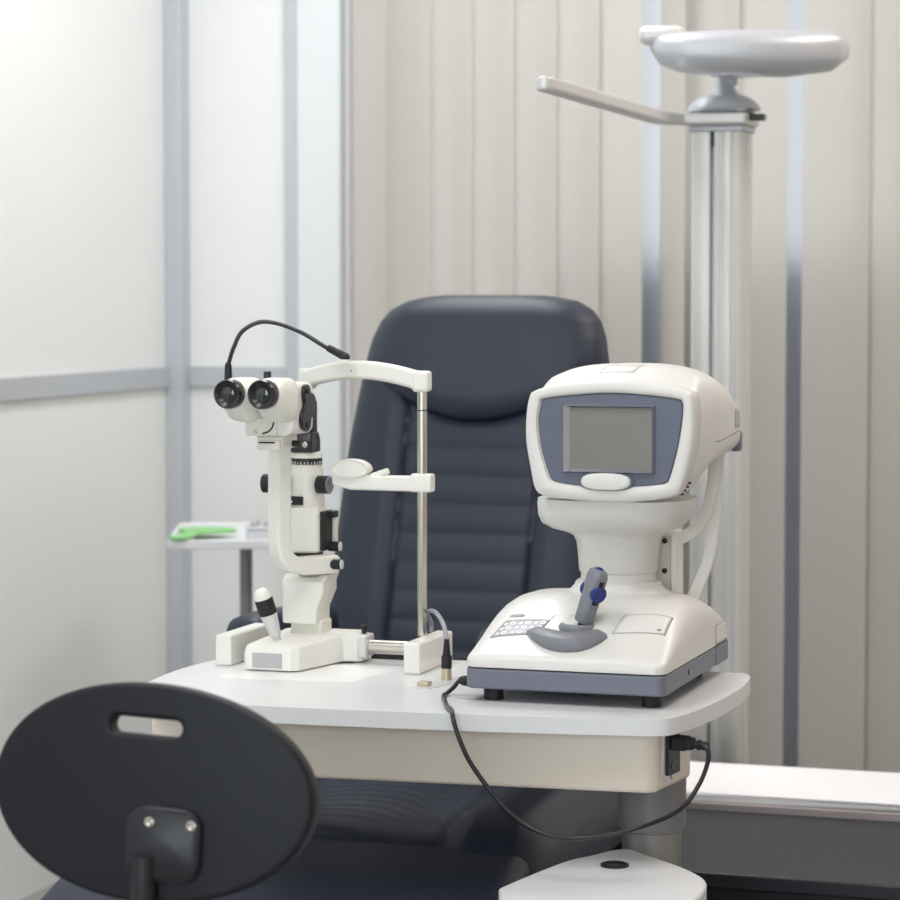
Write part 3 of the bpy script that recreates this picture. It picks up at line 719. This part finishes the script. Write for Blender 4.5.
# neck
nx, ny = -.951, 3.700
def nsec(z, hx, hy, n=2.6, cx=nx, cy=ny): return [(x, y, z) for x, y in superell(cx, cy, hx, hy, n, 64)]
part('neck_flare', loft(B(), [nsec(.872, .105, .085, 2.2), nsec(.8765, .082, .070, 2.2), nsec(.882, .069, .064, 2.2), nsec(.889, .062, .059, 2.2), nsec(.8935, .0605, .0575, 2.2), nsec(.896, .0575, .0555, 2.2)]), 'arwhite', ar, smooth=60)
part('neck', loft(B(), [nsec(.880, .0535, .053, 2.2), nsec(.914, .0520, .052, 2.2)]), 'arwhite', ar, smooth=50)
part('collar', loft(B(), [nsec(.908, .0535, .0535, 2.2), nsec(.9095, .0550, .0550, 2.2), nsec(.930, .0562, .056, 2.3), nsec(.950, .0580, .058, 2.4), nsec(.960, .0620, .060, 2.5), nsec(.9660, .072, .066, 2.6, nx, 3.695),
     nsec(.9715, .088, .073, 2.8, nx, 3.685), nsec(.9800, .0995, .080, 3.0, -.950, 3.675), nsec(.9920, .1055, .085, 3.2, -.947, 3.670), nsec(1.008, .1075, .087, 3.3, -.945, 3.668), nsec(1.016, .1075, .087, 3.3, -.944, 3.668)]), 'arwhite', ar, smooth=60, label='white bowl below the head')
# head: bezel front, tapering body behind
HC = (-.932, 1.10)
BZ = [(-1.039, 1.1675), (-1.001, 1.1775), (-.926, 1.1825), (-.86, 1.1775), (-.822, 1.169), (-.8135, 1.152), (-.8135, 1.104), (-.820, 1.07), (-.831, 1.034), (-.845, 1.025), (-.888, 1.018), (-.933, 1.0155), (-.987, 1.018), (-1.022, 1.022), (-1.037, 1.031), (-1.045, 1.065), (-1.051, 1.102), (-1.050, 1.138), (-1.046, 1.159)]
def spline2(pts, n=6): return [(p.x, p.y) for p in catmull([(a, b, 0) for a, b in pts], n, True)]
NP = 120
bz = polar(spline2(BZ), HC, NP)
PN = [(-1.024, 1.157), (-.978, 1.163), (-.928, 1.166), (-.873, 1.163), (-.833, 1.158), (-.829, 1.153), (-.830, 1.128), (-.837, 1.087), (-.848, 1.048), (-.855, 1.043), (-.890, 1.039), (-.931, 1.037), (-.975, 1.038), (-1.009, 1.043), (-1.016, 1.049), (-1.028, 1.086), (-1.033, 1.125), (-1.029, 1.150)]
pn = polar(spline2(PN), HC, NP)
def backsec(y, x0, x1, zb, zt, n):
    cx, cz = (x0+x1)/2, (zb+zt)/2
    up = superell(cx, cz, (x1-x0)/2, (zt-zb)/2, n-.8, 160)[:81]; dn = superell(cx, cz, (x1-x0)/2, (zt-zb)/2, n+3, 160)[81:]
    return [(x, y, z) for x, z in polar(up+dn, (HC[0], (zb+zt)/2), NP)]
fy = 3.568
inn = scale2(pn, HC, 1.02)
bm = loft(B(), [[(x, fy+.006, z) for x, z in inn], [(x, fy+.0015, z) for x, z in inn], [(x, fy, z) for x, z in scale2(pn, HC, 1.05)], [(x, fy+.0005, z) for x, z in inset2(bz, HC, .004)], [(x, fy+.0035, z) for x, z in inset2(bz, HC, .001)], [(x, fy+.008, z) for x, z in bz], [(x, fy+.040, z) for x, z in scale2(bz, HC, 1.004)], [(x, fy+.043, z) for x, z in inset2(bz, HC, .003)]])
hd = part('head_bezel', bm, 'arwhite', ar, smooth=50, label='rounded white screen surround')
lift = lambda y, k: [(x, y, z if z < 1.10 else 1.10+(z-1.10)*k) for x, z in bz]
def mixsec(y, k, x0, x1, zb, zt, n, drop):
    bs = backsec(y, x0, x1, zb, zt, n); out = []
    for (x, z), (X, _, Z) in zip(bz, bs):
        z2 = z if z < 1.10 else 1.10+(z-1.10)*drop
        out.append((x*(1-k)+X*k, y, z2*(1-k)+Z*k))
    return out
secs = [[(x, fy+.030, z) for x, z in inset2(bz, HC, .004)], mixsec(fy+.034, .0, 0, 1, 0, 1, 3, 1.0), mixsec(fy+.060, .35, -1.058, -.803, 1.035, 1.198, 3.4, 1.06), mixsec(fy+.078, .8, -1.057, -.800, 1.056, 1.203, 3.8, 1.06),
        mixsec(fy+.105, 1, -1.057, -.798, 1.062, 1.2035, 3.6, 1), mixsec(fy+.150, 1, -1.050, -.797, 1.064, 1.203, 3.4, 1), mixsec(fy+.195, 1, -1.047, -.798, 1.067, 1.196, 3.2, 1),
        mixsec(fy+.230, 1, -1.042, -.799, 1.070, 1.181, 3.0, 1), mixsec(fy+.252, 1, -1.036, -.801, 1.073, 1.160, 3.0, 1), mixsec(fy+.262, 1, -1.028, -.806, 1.076, 1.142, 3.0, 1), mixsec(fy+.266, 1, -1.01, -.815, 1.085, 1.13, 3.0, 1)]
hb = part('head_body', loft(B(), secs), 'arwhite', ar, smooth=50, label='rounded white head casing')
# dark screen panel, screen frame, screen, button
part('bezel_panel', loft(B(), [[(x, fy+.0055, z) for x, z in pn], [(x, fy+.0035, z) for x, z in inset2(pn, HC, .002)], [(x, fy+.0035, z) for x, z in scale2(pn, HC, .3)]]), 'arpanel', hd, label='slate grey panel round the screen')
sx0, sx1, sz0, sz1 = -.9865, -.8725, 1.0620, 1.1450
def ring(bm, a, b, ya, yb):
    (x0, x1, z0, z1), (X0, X1, Z0, Z1) = a, b
    o = [bm.verts.new(p) for p in ((x0, ya, z0), (x1, ya, z0), (x1, ya, z1), (x0, ya, z1))]
    i = [bm.verts.new(p) for p in ((X0, yb, Z0), (X1, yb, Z0), (X1, yb, Z1), (X0, yb, Z1))]
    for k in range(4): bm.faces.new((o[k], o[(k+1) % 4], i[(k+1) % 4], i[k]))
bm = B()
oo, mm = (sx0-.0115, sx1+.0060, sz0-.0065, sz1+.0055), (sx0-.0085, sx1+.0035, sz0-.0045, sz1+.0030)
ring(bm, oo, mm, fy+.0034, fy-.0035); ring(bm, mm, (sx0, sx1, sz0, sz1), fy-.0035, fy+.0028)
part('screen_frame', bm, 'glossgrey', hd, label='glossy slate screen frame', smooth=20)
part('screen', box(B(), sx0-.001, sx1+.001, fy+.0022, fy+.0034, sz0-.001, sz1+.001), 'screen', hd, label='unlit grey screen')
bt = [(x, z) for x, z in superell(-.935, 1.0445, .0345, .0118, 2.6, 48)]
part('button_surround', loft(B(), [[(x, fy-.0004, z) for x, z in scale2(bt, (-.935, 1.0425), 1.10)], [(x, fy+.0060, z) for x, z in scale2(bt, (-.935, 1.0425), 1.10)]]), 'arpanel', hd)
part('front_button', loft(B(), [[(x, fy+.003, z) for x, z in bt], [(x, fy-.003, z) for x, z in bt], [(x, fy-.0048, z) for x, z in scale2(bt, (-.935, 1.0445), .94)], [(x, fy-.0054, z) for x, z in scale2(bt, (-.935, 1.0445), .8)]]), 'arwhite', hd, smooth=60)
# labels, seam and vents on the casing
HBV = bvh_of(hb)
drape(HBV, lambda u, v: (-.962+.050*u+.010*v, 3.630+.032*v), (0, 0, 1.4), (0, 0, -1), .0002, 'top_label', 'toplab', hb, thick=.0003)
drape(HBV, lambda u, v: (3.765+.034*u, 1.111+.026*v), (-.7, 0, 0), (-1, 0, 0), .0005, 'side_label', 'sgrey', hb, thick=.0006, axes=(1, 2))
drape(HBV, lambda u, v: (3.655+.150*u, 1.096+.009*u+.0013*v), (-.7, 0, 0), (-1, 0, 0), .0003, 'side_seam', 'seam', hb, thick=.0006, axes=(1, 2))
part('rear_bumper', box(B(), -.816, -.8005, 3.812, 3.832, 1.074, 1.104), 'argrey', hb, bevel=.004)
bm = B()
for k in range(4): box(bm, -.8395+.0035*k, -.8325+.0030*k, 3.594+.0015*k, 3.5965+.0015*k, 1.0265+.0050*k, 1.0295+.0050*k)
part('side_vent', bm, 'drk', hd)
# chin rest bracket at the back
br = part('rear_bracket', box(B(), -.922, -.886, 3.752, 3.775, .862, .958), 'cream2', ar, bevel=.004, label='cream bracket behind the neck')
part('bracket_top', box(B(), -.925, -.878, 3.745, 3.790, .955, .962), 'cream', br, bevel=.003)
part('bracket_screw', lathe(B(), (-.896, 3.752, .948), (0, -1, 0), [(0, .004), (.0015, .004), (.002, .0025)], 14), 'black', br)
part('bracket_screw', lathe(B(), (-.896, 3.752, .905), (0, -1, 0), [(0, .004), (.0015, .004), (.002, .0025)], 14), 'black', br)
part('bracket_edge', box(B(), -.886, -.878, 3.745, 3.79, .862, .958), 'cream', br, bevel=.002)
sec = rrect(0, 0, .0045, .0085, .003, 3)
part('bracket_arm', sweep(B(), catmull([(-.912, 3.785, .945), (-.893, 3.787, .945), (-.867, 3.79, .957), (-.845, 3.79, .985), (-.836, 3.79, 1.024), (-.832, 3.79, 1.066), (-.832, 3.79, 1.09)], 6), [(b, a) for a, b in sec], up=(0, 1, 0)), 'cream', ar, smooth=40)
part('headrest_strap', sweep(B(), catmull([(-.872, 3.80, .852), (-.863, 3.80, .868), (-.845, 3.80, .912), (-.837, 3.80, .959), (-.832, 3.80, 1.019), (-.828, 3.80, 1.09)], 6), [(b, a) for a, b in sec], up=(0, 1, 0)), 'cream', ar, smooth=40)

# ------------------------------------------------------------------ examination chair
ch = thing('examination_chair', (-1.385, 4.0, 0), 'tall dark slate upholstered examination chair with ribbed back behind the table', 'chair')
CXc = -1.385
CXb = -1.396
def byc(z): return 4.3+(z-.75)*.35
def halfw(z):
    T = [(.50, .232), (.75, .236), (.86, .235), (.93, .234), (1.04, .2305), (1.11, .2245), (1.18, .2175), (1.222, .2085), (1.25, .197), (1.27, .180), (1.285, .152), (1.2925, .115), (1.295, .085)]
    for (a, b), (c, d) in zip(T, T[1:]):
        if z <= c: return b+(d-b)*(z-a)/(c-a)
    return T[-1][1]
def sstep(a, b, x):
    t = min(1, max(0, (x-a)/(b-a))); return t*t*(3-2*t)
def backdepth(x, z, u):
    """bulge of the front surface towards -Y"""
    edge = (1-min(1, abs(u))**6)**.5
    d = .055*edge
    ax = abs(x-CXb-.006); cw = .118+.010*(z-.75)
    hb_ = 1.082+.10*(max(0, ax-.0)/.22)**2                  # lower rim of the head cushion
    if z < hb_:
        side = sstep(cw-.004, cw+.035, ax)
        d += .011*side*edge
        d -= .006*math.exp(-((ax-cw)/.005)**2)
        if ax < cw:
            f = ((z-1.034)/.0476) % 1.0
            d += .0045*(math.sin(PI*f))**.45
        if hb_-z < .012: d -= .009*(1-(hb_-z)/.012)*(1-side*.5)
    else:
        k = min(1, (z-hb_)/.045)
        d += (.006+.022*math.sin(PI/2*k)**.8*(1-sstep(1.12, 1.29, z)*.75))*edge
    return d
bm = B(); NU, NV = 110, 190
front = []
for j in range(NV+1):
    v = j/NV; z = .47+(1.295-.47)*(1-(1-v)**1.15)
    row = []
    tp = math.sqrt(max(0, 1-max(0, (z-1.255)/.041)**2))
    for i in range(NU+1):
        u = -1+2*i/NU; u = math.copysign(abs(u)**.9, u); x = CXb+(halfw(z)+.003)*u
        row.append(bm.verts.new((x, byc(z)+.055-backdepth(x, z, u)*(.35+.65*tp), z)))
    front.append(row)
rear = []
for j in range(NV+1):
    a, b = front[j][0].co, front[j][-1].co
    row = []
    for i in (0, 1, 2, 3, 4):
        u = -1+i/2; z = a.z; w = halfw(z)*.985
        row.append(bm.verts.new((CXb+w*u, byc(z)+.055+.05*(1-abs(u)**3), z)))
    rear.append(row)
for j in range(NV):
    for i in range(NU): bm.faces.new((front[j][i], front[j][i+1], front[j+1][i+1], front[j+1][i]))
    for i in range(4): bm.faces.new((rear[j][i+1], rear[j][i], rear[j+1][i], rear[j+1][i+1]))
    bm.faces.new((front[j][NU], rear[j][4], rear[j+1][4], front[j+1][NU]))
    bm.faces.new((rear[j][0], front[j][0], front[j+1][0], rear[j+1][0]))
bm.faces.new(list(front[-1])+list(reversed(rear[-1]))); bm.faces.new(list(reversed(front[0]))+list(rear[0]))
part('backrest', bm, 'chair', ch, smooth=70, label='tall backrest with horizontal ribs and plain head cushion')
# seat
sw = .333; sy0, sy1 = 3.60, 4.36
def seatz(u, v):
    x = u*sw; y = sy0+(sy1-sy0)*v
    ax = abs(x); cw = .135+.05*(1-v)
    z = .520+.02*v
    z -= .055*max(0, 1-v/.16)**2.0
    fr = .10+.05*(1-(ax/cw)**2 if ax < cw else 0)
    if ax < cw and v > .06:
        q = (y+6*ax*ax)/.036
        z += .003*abs(math.sin(PI*(q % 1)))**.5
    z += .022*sstep(cw, cw+.045, ax)-.006*math.exp(-((ax-cw)/.006)**2)
    z -= .05*max(0, (abs(u)-.84)/.16)**2.2
    return V((CXc+x, y, z))
bm = B(); NU, NV = 110, 130
top = [[bm.verts.new(seatz(-1+2*i/NU, j/NV)) for i in range(NU+1)] for j in range(NV+1)]
for j in range(NV):
    for i in range(NU): bm.faces.new((top[j][i], top[j][i+1], top[j+1][i+1], top[j+1][i]))
rim = top[0]+[r[-1] for r in top[1:]]+list(reversed(top[-1][:-1]))+[r[0] for r in reversed(top[1:-1])]
low = [bm.verts.new((v.co.x, v.co.y, .43)) for v in rim]
for i in range(len(rim)):
    j = (i+1) % len(rim); bm.faces.new((rim[j], rim[i], low[i], low[j]))
bm.faces.new(low)
part('seat', bm, 'chair2', ch, smooth=60, label='dark padded seat with curved ribs')
# leg rest sloping forward and down
bm = B(); secs = []
for y, z, hw_, t in ((3.66, .455, .320, .05), (3.60, .452, .327, .055), (3.50, .43, .335, .055), (3.38, .39, .345, .05), (3.30, .355, .34, .045), (3.27, .34, .32, .03)):
    secs.append([(CXc+x, y, z+b) for x, b in rrect(0, 0, hw_, t, .028, 5)])
part('leg_rest', loft(bm, secs), 'chair2', ch, smooth=50)
for s in (-1, 1):
    bm = B(); secs = []
    ax = CXc+s*.204
    for y, z, hx, hz_ in ((3.846, .744, .020, .020), (3.853, .752, .030, .034), (3.87, .757, .036, .042), (3.95, .757, .038, .043), (4.10, .752, .036, .040), (4.19, .75, .033, .034), (4.205, .75, .02, .02)):
        secs.append([(x, y, zz) for x, zz in superell(ax, z, hx, hz_, 2.8, 32)])
    am = part('armrest', loft(bm, secs), 'chair', ch, smooth=60)
    part('armrest_support', loft(B(), [[(x, y, z) for x, y in rrect(ax, 4.09+dy, .018, .06, .012)] for z, dy in ((.43, .02), (.60, .0), (.735, -.02))]), 'blackmat', am)
part('seat_frame', box(B(), CXc-.24, CXc+.24, 3.70, 4.36, .33, .432), 'black', ch, bevel=.01)
part('chair_column', lathe(B(), (CXc, 4.02, .06), (0, 0, 1), [(0, .11), (.02, .09), (.27, .09)], 36), 'column', ch)
part('chair_base', prism(B(), superell(CXc, 4.02, .30, .34, 3, 48), 0, .06), 'blackmat', ch, bevel=.012)

# ------------------------------------------------------------------ operator's stool
sn = thing('operator_stool', (-1.20, 2.92, 0), 'black stool with oval backrest and hand slot nearest the viewer', 'stool')
# outline: wide oval, slightly squarer than an ellipse
ov = superell(0, 0, .183, .1125, 2.03, 96)
slot = rrect(-.004, .0715, .048, .0150, .0147, 8)
bm = holed_plate(ov, [slot], .0125, .006)
slices(bm, 0, -.187, .187, 26); slices(bm, 1, -.117, .117, 8)
def sbend(p):
    x, y, z = p
    return V((x, .55*x*x+.35*y*y*.6, 0))+V((0, -z, y))
c0 = V((-1.207, 2.655, .764)); rm = M.Rotation(math.radians(2.2), 3, 'Y') @ M.Rotation(math.radians(-6), 3, 'X')
for v in bm.verts: v.co = c0+rm @ sbend(v.co)
bk = part('backrest', bm, 'stool', sn, smooth=40, label='black oval backrest with hand slot')
def onback(x, z, off): return c0+rm @ (V((x, .55*x*x+.21*z*z, z))+V((0, -off, 0)))
bm = B()
pp = rrect(.030, -.052, .042, .040, .022, 6)
loft(bm, [[onback(x, z, .010) for x, z in pp], [onback(x, z, .022) for x, z in pp], [onback(x, z, .026) for x, z in inset2(pp, (.030, -.052), .006)]])
bk2 = part('back_bracket', bm, 'black', bk, smooth=50)
part('bracket_screw', lathe(B(), onback(.064, -.028, .026), rm @ V((0, -1, 0)), [(0, .0055), (.002, .0055), (.003, .0035), (.0015, .002)], 18), 'steel', bk2)
part('bracket_screw', lathe(B(), onback(.016, -.028, .026), rm @ V((0, -1, 0)), [(0, .0055), (.002, .0055), (.003, .0035), (.0015, .002)], 18), 'steel', bk2)
part('back_post', tube(B(), [(-1.20, 2.628, .70), (-1.20, 2.625, .62), (-1.20, 2.635, .50), (-1.20, 2.70, .445), (-1.20, 2.92, .44)], .014, 8, 14), 'black', sn)
part('seat', lathe(B(), (-1.20, 2.92, .448), (0, 0, 1), [(0, .14), (.005, .175), (.03, .19), (.05, .185), (.062, .165), (.058, .08), (.055, .001)], 48), 'stool', sn)
part('gas_lift', lathe(B(), (-1.20, 2.92, .10), (0, 0, 1), [(0, .03), (.16, .03), (.161, .018), (.348, .018)], 24), 'black', sn)
for k in range(5):
    a = 2*PI*k/5+.3; d = V((math.cos(a), math.sin(a), 0)); h = V((-1.20, 2.92, 0))
    lg = part('leg', sweep(B(), [h+d*.02+V((0, 0, .13)), h+d*.14+V((0, 0, .105)), h+d*.27+V((0, 0, .078))], [(x, y) for x, y in rrect(0, 0, .02, .014, .005, 3)], up=(0, 0, 1)), 'black', sn)
    part('castor', lathe(B(), h+d*.262+V((-d.y*.02, d.x*.02, .027)), (d.y, -d.x, 0), [(0, .022), (.004, .027), (.036, .027), (.040, .022)], 20), 'blackmat', lg)
    part('castor_stem', cyl(B(), h+d*.262+V((0, 0, .03)), h+d*.262+V((0, 0, .07)), .007), 'steel', lg)

# ------------------------------------------------------------------ instrument post
ps = thing('instrument_post', (-1.09, 5.03, 0), 'tall silver aluminium instrument post with long arm in front of the blind', 'stand')
PX0, PX1, PY0, PY1 = -1.143, -1.047, 4.985, 5.081
pw = (PX1-PX0)
# extruded profile with a groove in front and fluted faces
pr = [(PX0+.002, PY0), (PX0+.006, PY0-.002), (PX0+.030, PY0-.002), (PX0+.036, PY0), (PX0+.036, PY0+.018), (PX0+.043, PY0+.018), (PX0+.043, PY0), (PX0+.050, PY0-.002), (PX0+.058, PY0+.001), (PX0+.064, PY0-.003), (PX0+.074, PY0-.003), (PX0+.080, PY0+.001), (PX1-.006, PY0-.001), (PX1, PY0+.004),
      (PX1, PY0+.034), (PX1-.003, PY0+.037), (PX1-.003, PY0+.045), (PX1, PY0+.048), (PX1, PY1), (PX0, PY1), (PX0, PY0+.048), (PX0+.003, PY0+.045), (PX0+.003, PY0+.037), (PX0, PY0+.034), (PX0, PY0+.003)]
part('column', prism(B(), pr, .30, 1.60), 'satin', ps, bevel=.001, seg=2, label='fluted aluminium column')
part('groove_stop', box(B(), PX0+.0362, PX0+.0428, PY0-.001, PY0+.004, 1.572, 1.600), 'black', ps)
part('base_foot', box(B(), -1.19, -1.0, 4.94, 5.12, 0, .30), 'cabinet', ps, bevel=.006)
part('top_cap', prism(B(), rrect(-1.095, 5.033, .054, .054, .008), 1.600, 1.611), 'alu', ps, bevel=.002)
# arm: bar across the post top then forward over the chair
armc = [V((-1.036, 4.970, 1.6215)), V((-1.17, 4.970, 1.6215)), V((-1.186, 4.955, 1.6215)), V((-1.186, 4.80, 1.6215)), V((-1.166, 4.05, 1.6215)), V((-1.1655, 4.02, 1.6215))]
armP = prism(B(), [(-1.034, 4.955), (-1.034, 5.086), (-1.155, 5.086), (-1.155, 4.985), (-1.19, 4.955), (-1.205, 4.92), (-1.171, 4.035), (-1.160, 4.012), (-1.146, 4.014), (-1.140, 4.035), (-1.166, 4.90), (-1.150, 4.952)][::-1], 1.6115, 1.6335)
pa = part('arm', armP, 'satin', ps, bevel=.005, label='long silver arm')
for y in (4.85, 4.62, 4.38, 4.12):
    part('arm_screw', lathe(B(), (-1.178+(.02*(4.9-y)/.9), y, 1.6332), (0, 0, 1), [(0, .004), (.003, .004), (.0035, .003)], 12), 'steel', pa)
part('swivel_plate', prism(B(), rrect(-1.095, 5.03, .052, .05, .01), 1.632, 1.638), 'black', ps)
part('swivel_ring', prism(B(), rrect(-1.095, 5.03, .055, .052, .012), 1.638, 1.642), 'satin', ps)
part('dome_cover', lathe(B(), (-1.090, 5.03, 1.640), (0, 0, 1), [(0, .066), (.003, .069), (.012, .064), (.022, .052), (.028, .040), (.031, .028), (.046, .018), (.07, .016)], 40), 'alu', ps)
part('side_lock', box(B(), -1.035, -1.008, 4.99, 5.02, 1.620, 1.632), 'black', ps, bevel=.002)
lh = part('lamp_stem', tube(B(), [(-1.080, 5.03, 1.69), (-1.075, 5.03, 1.72), (-1.06, 5.02, 1.75), (-1.02, 5.0, 1.76)], .014, 8, 16), 'alu', ps)
bm = B(); secs = []
for t, hx, hz_, dz in ((0, .02, .012, .012), (.05, .055, .026, .002), (.15, .080, .036, -.002), (.4, .095, .042, -.004), (.7, .095, .042, -.004), (.92, .07, .036, 0), (1, .03, .018, .004)):
    p = V((-1.200, 4.90, 1.745)).lerp(V((-.86, 5.03, 1.745)), t)
    d = V((.305, .12, 0)).normalized(); n = V((-d.y, d.x, 0))
    secs.append([p+n*a*.9+V((0, 0, b+dz)) for a, b in superell(0, 0, hx, hz_, 2.8, 40)])
lm = part('lamp_head', loft(bm, secs), 'alu', ps, smooth=60, label='rounded silver lamp head')
part('lamp_bracket', box(B(), -1.222, -1.14, 4.88, 4.94, 1.757, 1.79), 'satin', lm, bevel=.012)
part('lamp_lens', lathe(B(), (-1.05, 4.955, 1.703), (0, 0, -1), [(0, .05), (.004, .048), (.005, .001)], 32), 'clear', lm)

# ------------------------------------------------------------------ low cabinet and papers
cb = thing('low_cabinet', (-.70, 4.5, 0), 'low dark slate cabinet behind the table column carrying papers', 'cabinet')
part('cabinet_body', box(box(B(), -1.04, -.35, 4.05, 4.92, .0, .385), -1.29, -1.04, 4.47, 4.92, 0, .385), 'cabinet', cb, bevel=.004)
part('cabinet_top', prism(B(), [(-1.055, 4.03), (-.335, 4.03), (-.335, 4.925), (-1.305, 4.925), (-1.305, 4.455), (-1.055, 4.455)], .385, .41), 'cabinet', cb, bevel=.004)
part('cabinet_door', box(B(), -.68, -.36, 4.038, 4.05, .03, .40), 'cabinet', cb, bevel=.002)
part('cabinet_handle', cyl(B(), (-.64, 4.03, .2), (-.64, 4.03, .32), .005), 'steel', cb)
def sheets(name, x0, x1, y0, y1, z, t, m, label, n, rot=0, cat='papers'):
    bm = B(); cx_, cy_ = (x0+x1)/2, (y0+y1)/2
    for k in range(n):
        b2 = B(); box(b2, x0, x1, y0, y1, z+t*k/n, z+t*(k+.9)/n)
        bmesh.ops.rotate(b2, verts=b2.verts, cent=(cx_, cy_, 0), matrix=M.Rotation(math.radians(rot+random.uniform(-1, 1)), 3, 'Z'))
        me = bpy.data.meshes.new('t'); b2.to_mesh(me); bm.from_mesh(me); bpy.data.meshes.remove(me); b2.free()
    return solo(name, bm, m, label, cat, smooth=20)
sheets('folder', -1.27, -.62, 4.52, 4.80, .41, .012, 'papgrey', 'lilac grey folder lying under white papers on the low cabinet', 2, 0, 'folder')
sheets('paper_stack', -1.26, -.60, 4.535, 4.83, .4225, .014, 'paper', 'stack of white papers on the folder beside the silver post', 5, 1.0)

# ------------------------------------------------------------------ side table with green paddle and clear box
sd_ = thing('side_table', (-2.13, 5.29, 0), 'small grey white side table with raised rim by the left corner', 'table')
tz = .779; ta = math.radians(20); tu, tv = V((math.cos(ta), math.sin(ta))), V((-math.sin(ta), math.cos(ta))); t0 = V((-2.262, 5.075))
def tl(u, v): p = t0+tu*u+tv*v; return (p.x, p.y)
TW, TD = .40, .42
P = [tl(u, v) for u, v in rrect(TW/2, TD/2, TW/2, TD/2, .02)]
Pm = [tl(u, v) for u, v in rrect(TW/2, TD/2, TW/2-.006, TD/2-.006, .016)]
Pi_ = [tl(u, v) for u, v in rrect(TW/2, TD/2, TW/2-.012, TD/2-.012, .012)]
part('tray_top', prism(B(), Pm, tz-.008, tz), 'tray', sd_)
bm = B()
a, b, c, d, e = ([bm.verts.new((x, y, z)) for x, y in q] for q, z in ((Pi_, tz-.0085), (P, tz-.0085), (P, tz+.0105), (Pi_, tz+.0105), (Pi_, tz-.002)))
for A_, B_ in ((a, b), (b, c), (c, d), (d, e)):
    for i in range(len(P)): j = (i+1) % len(P); bm.faces.new((A_[i], A_[j], B_[j], B_[i]))
part('tray_rim', bm, 'tray', sd_, bevel=.002)
lx, ly = tl(.157, .16)
part('leg', lathe(B(), (lx, ly, .025), (0, 0, 1), [(0, .0135), (tz-.034, .0135)], 24), 'column', sd_)
part('foot_plate', lathe(B(), (lx, ly, 0), (0, 0, 1), [(0, .15), (.015, .15), (.026, .03)], 40), 'column', sd_)
pdl = [(.012, .185), (.03, .215), (.07, .225), (.11, .21), (.135, .18), (.13, .155), (.09, .13), (.06, .10), (.055, .04), (.043, -.002), (.012, -.008), (.006, .025), (.026, .065), (.034, .11), (.024, .15)]
solo('lens_paddle', prism(B(), [tl(*q) for q in spline2(pdl, 4)], tz+.0108, tz+.0190), 'green', 'pale green plastic paddle lying on the rim of the side table', 'paddle', bevel=.003)
bx, by_ = tl(.205, .10)
cbx = thing('sample_box', (bx, by_, tz), 'small clear plastic box on the side table behind the slit lamp', 'box')
part('box_body', prism(B(), [tl(u, v) for u, v in rrect(.205, .10, .043, .045, .006)], tz+.0003, tz+.026), 'clear', cbx, bevel=.003)
part('box_lid', prism(B(), [tl(u, v) for u, v in rrect(.205, .10, .0445, .0465, .006)], tz+.026, tz+.033), 'lgrey', cbx, bevel=.002)
bm = B()
for i in range(3):
    for j in range(3):
        x, y = tl(.179+.026*i, .072+.027*j)
        lathe(bm, (x, y, tz+.033), (0, 0, 1), [(0, .010), (.006, .0095), (.008, .004)], 12)
part('vial_caps', bm, 'sgrey', cbx)

# ------------------------------------------------------------------ world, camera
wd = bpy.data.worlds.new('sky'); SC.world = wd; wd.use_nodes = True
nt = wd.node_tree; bg = nt.nodes['Background']
bg.inputs[0].default_value = (.945, .965, 1, 1); bg.inputs[1].default_value = 3.3      # even overcast sky

cam = bpy.data.cameras.new('camera'); co = bpy.data.objects.new('camera', cam); COL.objects.link(co)
cam.sensor_width = 36; cam.lens = 108; cam.clip_start = .1
co.location = (0, 0, 1.313); co.rotation_euler = (math.radians(90)-math.atan(165/2700), 0, math.radians(18))
cam.dof.use_dof = True; cam.dof.focus_distance = 3.72; cam.dof.aperture_fstop = 6.2
SC.camera = co
SC.view_settings.view_transform = 'Standard'; SC.view_settings.look = 'None'; SC.view_settings.gamma = 1
SC.view_settings.use_curve_mapping = False; SC.view_settings.exposure = -.26
SC.cycles.use_denoising = True
SC.cycles.max_bounces = 8; SC.cycles.sample_clamp_indirect = 6
